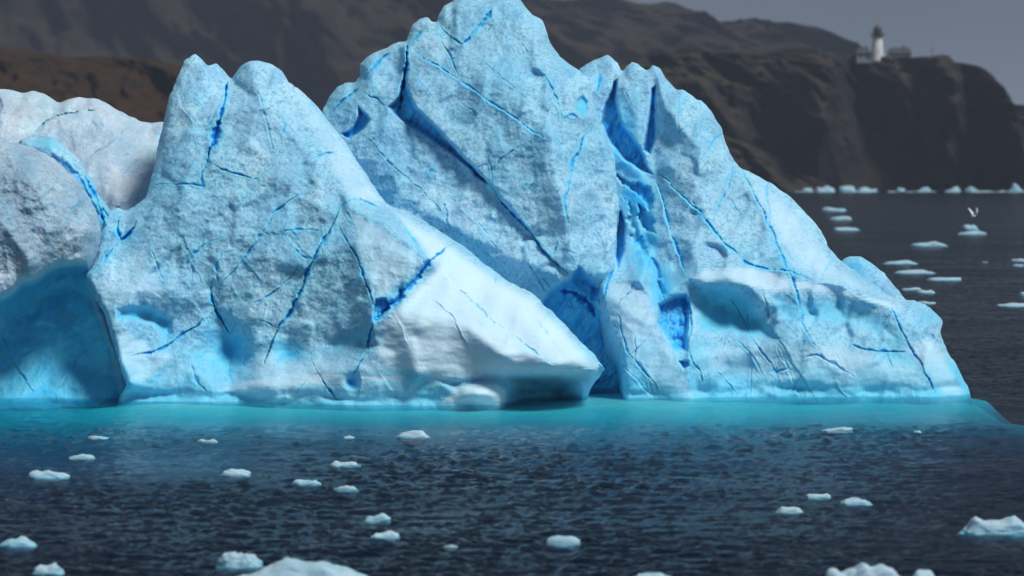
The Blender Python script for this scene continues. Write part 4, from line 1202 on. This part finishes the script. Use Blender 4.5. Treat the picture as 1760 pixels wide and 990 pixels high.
bm_obj("lantern_frame", b, REDM, lh)
b = bmesh.new(); lathe(b, [(2.0, 13.6), (1.9, 14.0), (1.4, 14.9), (0.6, 15.4), (0.35, 15.5), (0.35, 15.9), (0.08, 16.2), (0.05, 17.0)]); bm_obj("lantern_roof", b, REDM, lh, True)
for zz in (3.0, 6.6):
    b = bmesh.new(); box(b, -0.35, 0.35, -(2.95 - zz * .09), -(2.5 - zz * .09), zz, zz + 1.1); bm_obj("window", b, GLASS, lh)


def house(u0, u1, v_roof, label, n_win, seed):
    cx, cy, cz = on_head((u0 + u1) / 2, 103)
    w = (u1 - u0) * pm / 2
    h = empty("keepers_house", (cx, cy - 2, cz))
    tag(h, label, "house")
    hw = 2.6
    b = bmesh.new(); box(b, -w, w, -3.2, 3.2, -1.5, hw); bm_obj("wall", b, WALLM, h)
    rz_ = (103 - v_roof) * pm
    b = bmesh.new()
    vs = [b.verts.new(p) for p in ((-w - .4, -3.7, hw), (w + .4, -3.7, hw), (w + .4, 3.7, hw), (-w - .4, 3.7, hw), (-w + .6, 0, rz_), (w - .6, 0, rz_))]
    for f in ((0, 1, 5, 4), (2, 3, 4, 5), (1, 2, 5), (3, 0, 4), (3, 2, 1, 0)): b.faces.new([vs[i] for i in f])
    rf = bm_obj("roof", b, ROOF, h)
    b = bmesh.new(); box(b, w * .3, w * .3 + .8, -.4, .4, rz_ - .6, rz_ + .9); bm_obj("chimney", b, ROOF, rf)
    for k in range(n_win):
        xx = -w + (k + .7) * 2 * w / (n_win + .4)
        b = bmesh.new(); box(b, xx - .45, xx + .45, -3.25, -3.15, .8, 2.0); bm_obj("window", b, GLASS, h)
    b = bmesh.new(); box(b, w * .55, w * .55 + .9, -3.25, -3.15, -.2, 1.9); bm_obj("door", b, REDM, h)


house(1470, 1494, 83, "small dark roofed house just left of the lighthouse", 2, 1)
house(1526, 1563, 82, "long dark roofed white house right of the lighthouse", 4, 2)
mast = empty("mast", on_head(1602, 108))
tag(mast, "thin grey mast standing alone on the clifftop", "mast")
b = bmesh.new(); lathe(b, [(0.28, -2), (0.22, 3), (0.14, 6.6)], 10); bm_obj("pole", b, STEEL, mast)
b = bmesh.new(); box(b, -.9, .9, -.06, .06, 5.4, 5.52); bm_obj("crossarm", b, STEEL, mast)


# ------------------------------------------------------------------ floating ice
def floe(name, u0, u1, vt, vb, label, seed, cat="ice floe", group=None, prof=None, depth=0.5, lump=0.21, sub=4, flat=False, mat=None, dz=0.12):
    """one piece of drifting ice; vt top of it, vb its waterline nearest the viewer"""
    Yf = float(water_Y(vb))
    ppm = F / Yf
    w = (u1 - u0) / ppm
    dpt = w * depth
    Yc = Yf + dpt * 0.45
    x, _, _ = ray((u0 + u1) / 2, vb, Yc)
    # height above the water as seen over the front edge
    _, _, zt = ray(u0, vt, Yc)
    h = max(0.05, 0.85 * float(zt))
    rs = random.Random(seed)
    bm = bmesh.new()
    bmesh.ops.create_icosphere(bm, subdivisions=sub, radius=1.0)
    off = Vector((rs.uniform(-50, 50), rs.uniform(-50, 50), rs.uniform(-50, 50)))
    if prof is None:
        n = rs.randint(3, 6)
        prof = [rs.uniform(0.55, 1.0) for _ in range(n)]
        prof[rs.randrange(n)] = 1.0
    n = len(prof)
    wv = []
    for v in bm.verts:
        p = v.co.copy()
        q = Vector((p.x * w / 2, p.y * dpt / 2, p.z * h))
        # boxier in plan than an ellipsoid
        e = 0.72
        px = math.copysign(abs(p.x) ** e, p.x)
        py = math.copysign(abs(p.y) ** e, p.y)
        sx = (px * .5 + .5) * (n - 1)
        i = min(n - 2, int(sx))
        f = sx - i
        f = f * f * (3 - 2 * f)
        ph = prof[i] * (1 - f) + prof[i + 1] * f
        s = w * 0.5
        nn = mnoise.fractal(Vector((px * 1.7, py * 1.3, p.z * 1.2)) + off, 0.8, 2.1, 4)
        bil = abs(mnoise.noise(Vector((px * 3.2, py * 2.6, p.z * 2.2)) + off * 1.7))
        bil2 = abs(mnoise.noise(Vector((px * 7.5, py * 6, p.z * 4)) + off * 2.7))
        if p.z > 0:
            zz = (p.z ** (0.55 if flat else 0.75)) * ph * (1 + lump * 1.6 * (nn + 0.2)) * (1 - lump * (0.9 * (0.4 - bil) + 0.5 * (0.3 - bil2)))
            z = zz * h
        else:
            z = p.z * h * 1.3
        k = 1 + lump * (0.7 * nn + 0.8 * (bil - .25) + 0.35 * (bil2 - .25)) + (0.10 if p.z < 0 else 0)
        wv.append(1.0 if z < dz * h else max(0.0, 0.8 - z / h * 1.3))
        tp = 1.0 if p.z > 0 else 1 + 0.55 * p.z
        v.co = Vector((px * w / 2 * k * .97 * tp, py * dpt / 2 * k * tp, z))
    zmax = max(v.co.z for v in bm.verts)
    for v in bm.verts:
        if v.co.z > 0: v.co.z *= h / zmax
    me = bpy.data.meshes.new(name)
    bm.to_mesh(me)
    bm.free()
    for p in me.polygons: p.use_smooth = True
    at = me.attributes.new("wash", 'FLOAT', 'POINT')
    at.data.foreach_set("value", np.array(wv, np.float32) * 0.55)
    at = me.attributes.new("deep", 'FLOAT', 'POINT')
    at.data.foreach_set("value", np.zeros(len(wv), np.float32))
    o = link_mesh(name, me, mat or ICE_BIT)
    o.location = (float(x), Yc, -0.02)
    tag(o, label, cat, group)
    return o


FG = "small ice pieces drifting in front of the iceberg"
near = [
    (150, 186, 747, 754, "tiny flat white ice sliver nearest below the undercut grey dome", dict(flat=True)),
    (118, 165, 778, 788, "low humped ice piece just above the wide three-lobed one at far left", dict(prof=[.4, .7, 1, .8, .5])),
    (48, 118, 804, 822, "wide three-lobed white ice lump at far left of the water", dict(prof=[.6, .9, .7, 1, .8, .85, .7])),
    (339, 373, 752, 761, "small pale ice piece close under the iceberg foot, below its twin tower", dict(flat=True)),
    (381, 430, 802, 817, "rounded block-like white ice piece alone below the twin tower", dict(flat=True, prof=[.8, 1, .85, .95, .9])),
    (0, 63, 917, 939, "peaked grey ice lump touching the left edge of the picture", dict(prof=[.3, .7, .8, 1, .7, .4])),
    (55, 110, 963, 986, "dim lumpy ice piece at the bottom left corner", dict(prof=[.6, .8, .7, .9, .7])),
    (371, 449, 942, 975, "rounded two-humped ice lump beside the big bottom floe", dict(prof=[.7, .95, 1, .9, 1, .7], lump=.22, sub=5)),
    (590, 610, 747, 753, "tiniest white ice crumb left of the bright dome-shaped piece", dict()),
    (679, 740, 736, 752, "bright dome-shaped ice piece close to the turquoise water below the wedge", dict(prof=[.3, .8, 1, .95, .3], lump=.14)),
    (566, 618, 789, 802, "flat ice piece with a raised left end, right of the tower's block-like piece", dict(prof=[.6, 1, .7, .7, .9, .6])),
    (499, 553, 821, 833, "long low flat ice slab with a bumpy left half", dict(prof=[.5, 1, .7, .75, .8, .4], flat=True)),
    (573, 616, 832, 844, "small ragged ice piece just right of the long low slab", dict(prof=[.5, .8, 1, .9, .5])),
    (626, 671, 877, 897, "chunky ice lump with its right end raised, above its ragged neighbour", dict(prof=[.5, .7, .7, 1, .95])),
    (635, 687, 908, 925, "ragged ice piece with a central point just above the big bottom floe", dict(prof=[.4, .6, .5, 1, .9, .5])),
    (762, 786, 934, 940, "very small flat ice crumb between the big bottom floe and the square block", dict(flat=True)),
    (938, 998, 916, 938, "square-sided flat-topped ice block floating alone at bottom centre", dict(flat=True, prof=[.95, 1, .96, 1, .95], lump=.07)),
    (1333, 1380, 867, 881, "low bumpy ice piece, lowest of the three grouped at right", dict(prof=[.6, 1, .8, .8, .5])),
    (1387, 1428, 846, 857, "flat dumbbell-shaped ice piece, topmost of the three grouped at right", dict(prof=[1, .75, .7, .9], flat=True)),
    (1442, 1496, 852, 867, "rounded white ice piece, rightmost of the three grouped at right", dict(prof=[.7, .95, 1, .9, .6])),
    (1410, 1466, 731, 743, "white ice piece with rounded right end in the dark water under the crevassed ridge", dict(prof=[.5, .8, .7, .8, 1, 1])),
    (1570, 1584, 738, 743, "tiny faint ice crumb under the right end of the iceberg", dict()),
    (1645, 1790, 880, 917, "large jagged ice floe cut by the right edge of the picture", dict(prof=[.15, .45, 1, .75, .8, .7, 1, .6, .5, .3], lump=.2, sub=5, depth=.4)),
]
for i, (a, b_, c, d, lab, kw) in enumerate(near):
    floe("ice_floe", a, b_, c, d, lab, 300 + i, group=FG, **kw)
floe("ice_floe", 392, 655, 951, 1012, "largest pale ice floe, mounded, cut by the bottom edge of the picture", 401, prof=[.5, .65, .85, 1, .88, .92, .8, .6, .25], lump=.13, sub=6, depth=.42, group=FG)
floe("ice_floe", 1413, 1618, 958, 1012, "large ice floe with four rounded peaks cut by the bottom edge", 402, prof=[.9, 1, .6, .75, 1, .8, .9, .75, .4, .2, .75, .85, .6], lump=.13, sub=6, depth=.4, group=FG)
floe("ice_floe", 1083, 1167, 979, 1006, "pale ice mound cut by the bottom edge, between the square block and the four-peaked floe", 403, prof=[.5, 1, .9, 1, .7, .5], lump=.15, sub=5, group=FG)

MG = "ice floes drifting on the far water beyond the iceberg"
mid = [
    (1413, 1452, 355, 363, "flat white floe, farthest of the three stacked beside the iceberg's slope"),
    (1426, 1463, 370, 378, "flat white floe, middle of the three stacked beside the iceberg's slope"),
    (1431, 1476, 389, 396, "flat thin floe, nearest of the three stacked beside the iceberg's slope"),
    (1654, 1681, 384, 395, "small domed ice lump below the flying gull"),
    (1646, 1695, 395, 403, "flat floe directly in front of the small domed lump below the gull"),
    (1563, 1627, 413, 423, "long bumpy floe with a raised right half, right of the ice slope"),
    (1519, 1577, 445, 454, "bumpy floe sloping up to its right, just beyond the low fin"),
    (1536, 1609, 462, 470, "longest thin toothed floe, behind the low fin"),
    (1592, 1652, 475, 482, "thin pointed floe right of the long toothed one"),
    (1549, 1584, 492, 499, "small flat floe close behind the right end of the low fin"),
    (1575, 1608, 497, 504, "thin sliver of ice overlapping the small flat floe behind the fin"),
    (1578, 1609, 516, 522, "faint thin ice sliver just above the iceberg's blunt end"),
    (1738, 1775, 443, 449, "thin floe at the right edge, upper of the close pair"),
    (1740, 1760, 453, 457, "tiny sliver at the right edge, lower of the close pair"),
    (1712, 1790, 519, 527, "flat floe at the right edge level with the iceberg's blunt end"),
    (1752, 1775, 499, 509, "small ice lump cut by the right edge above the flat floe"),
]
mp_ = {5: [.2, .5, .6, .4, 1, .7, .2], 6: [.3, .5, .6, .9, 1, .5, .2], 7: [.1, .6, .8, .7, .9, 1, .6, .1]}
for i, (a, b_, c, d, lab) in enumerate(mid):
    floe("ice_floe", a, b_, c, d, lab, 500 + i, group=MG, sub=3, flat=i not in (3,), depth=0.7, prof=mp_.get(i))

SG = "small icebergs stranded along the foot of the headland"
shore = [
    (1380, 1397, 322, 330, "faintest stranded ice lump, next to the iceberg's slope at the far shore"),
    (1402, 1434, 317, 330, "bright wide stranded berg, leftmost large one below the headland"),
    (1441, 1471, 317, 330, "bright twin-humped stranded berg, second large one below the headland"),
    (1472, 1508, 320, 330, "long low stranded berg touching the twin-humped one"),
    (1541, 1556, 320, 329, "small lone stranded lump left of the headland's dark gully"),
    (1579, 1600, 320, 329, "low stranded lump under the middle of the headland"),
    (1627, 1651, 319, 329, "stranded berg with a low left tail under the headland's right buttress"),
    (1659, 1678, 319, 329, "small rounded stranded lump right of the tailed one"),
    (1735, 1758, 311, 330, "tall pointed stranded berg nearest the right edge"),
]
for i, (a, b_, c, d, lab) in enumerate(shore):
    floe("stranded_berg", a, b_, c, d, lab, 700 + i, cat="small iceberg", group=SG, sub=3, depth=0.6, lump=.25,
         prof={8: [.4, 1, .75, .35], 6: [.3, .4, .9, 1, .8]}.get(i))

bb_ = bmesh.new()
rs_ = random.Random(9)
for k in range(38):
    u_ = 1370 + 420 * rs_.random() ** (0.9)
    yy = water_Y(329.5) + rs_.uniform(-30, 6)
    xx = (u_ - 880) / F * yy
    w_ = rs_.uniform(0.6, 3.2)
    m0 = len(bb_.verts)
    g_ = bmesh.ops.create_icosphere(bb_, subdivisions=1, radius=1.0)
    hh = rs_.uniform(0.15, 0.75)
    for v in g_['verts']:
        v.co = Vector((xx + v.co.x * w_ * rs_.uniform(.8, 1.1), yy + v.co.y * w_ * .6, max(-.3, v.co.z * hh * rs_.uniform(.6, 1.2))))
brash = bm_obj("brash_ice", bb_, ICE_BIT)
tag(brash, "broken white line of brash ice along the foot of the far cliffs", "brash ice", kind='stuff')

# ------------------------------------------------------------------ gulls
GULL = flat_mat("white_feathers", (0.75, 0.77, 0.78), 0.8, 0.1)
GWING = flat_mat("grey_feathers", (0.42, 0.45, 0.48), 0.8, 0.15)
BEAK = flat_mat("yellow_beak", (0.5, 0.33, 0.05), 0.5, 0.1)


def gull(loc, rz, flying, label, scale=1.0):
    g = empty("gull", loc, rz)
    g.scale = (scale,) * 3
    tag(g, label, "bird", "gulls over the far water")
    bm = bmesh.new()
    seg = 12
    rings = []
    for x, z, r, ry in ((-.30, .02, .012, .05), (-.22, .015, .03, .05), (-.12, 0, .065, .07), (0, -.01, .085, .085), (.10, .005, .075, .07), (.17, .03, .045, .045), (.21, .05, .045, .042), (.25, .055, .035, .032), (.28, .05, .012, .012)):
        rings.append([bm.verts.new((x, ry * math.cos(2 * math.pi * i / seg), z + r * math.sin(2 * math.pi * i / seg))) for i in range(seg)])
    for a, b in zip(rings[:-1], rings[1:]):
        for i in range(seg): bm.faces.new((a[i], a[(i + 1) % seg], b[(i + 1) % seg], b[i]))
    bm.faces.new(list(reversed(rings[0]))); bm.faces.new(rings[-1])
    bm_obj("body", bm, GULL, g, True)
    for s in (-1, 1):
        bm = bmesh.new()
        if flying: st = [(0, .05, .03, .17, .15, .03), (-.01, .19, .22, .18, .16, .022), (-.04, .30, .38, .15, .15, .016), (-.11, .37, .52, .07, .12, .01), (-.19, .40, .62, 0, .03, .004)]
        else: st = [(.02, .07, .04, .09, .08, .02), (-.1, .085, .05, .08, .08, .02), (-.25, .06, .05, .03, .05, .012), (-.36, .03, .05, .0, .02, .004)]
        rr = []
        for cx, cy, cz, lf, lb, th in st:
            rr.append([bm.verts.new(p) for p in ((cx + lf, s * cy, cz), (cx, s * cy, cz + th), (cx - lb, s * cy, cz), (cx, s * cy, cz - th))])
        for a, b in zip(rr[:-1], rr[1:]):
            for i in range(4): bm.faces.new((a[i], a[(i + 1) % 4], b[(i + 1) % 4], b[i]))
        bm.faces.new(rr[0]); bm.faces.new(rr[-1])
        bmesh.ops.recalc_face_normals(bm, faces=bm.faces)
        bm_obj("wing", bm, GWING if not flying else GULL, g, True)
    bm = bmesh.new()
    bmesh.ops.create_cone(bm, cap_ends=True, segments=8, radius1=.012, radius2=.003, depth=.07)
    for v in bm.verts: v.co = Vector((.30 + v.co.z, v.co.y, .045 + v.co.x))
    bm_obj("beak", bm, BEAK, g, True)


gx, gy, gz = ray(1674, 371, 225.0)
gull((float(gx), 225.0, float(gz)), math.radians(40), True, "white gull flying with raised wings low over the far water", 1.05)
gyw = float(water_Y(452))
gx, gy, gz = ray(1694, 452, gyw)
gull((float(gx), gyw, 0.06), math.radians(160), False, "tiny white gull resting on the far water near the right edge", 1.0)

# ------------------------------------------------------------------ thin sea haze
hm = bpy.data.materials.new("haze_air")
hm.use_nodes = True
hm.node_tree.nodes.clear()
ho = hm.node_tree.nodes.new("ShaderNodeOutputMaterial")
hv = hm.node_tree.nodes.new("ShaderNodeVolumePrincipled")
hv.inputs['Color'].default_value = (0.64, 0.76, 1.0, 1)
hv.inputs['Density'].default_value = 0.00011
hm.node_tree.links.new(hv.outputs[0], ho.inputs['Volume'])
b = bmesh.new()
box(b, -17000, 17000, -30, 12500, -16, 260)
hz_ = bm_obj("haze", b, hm)
tag(hz_, kind='stuff')
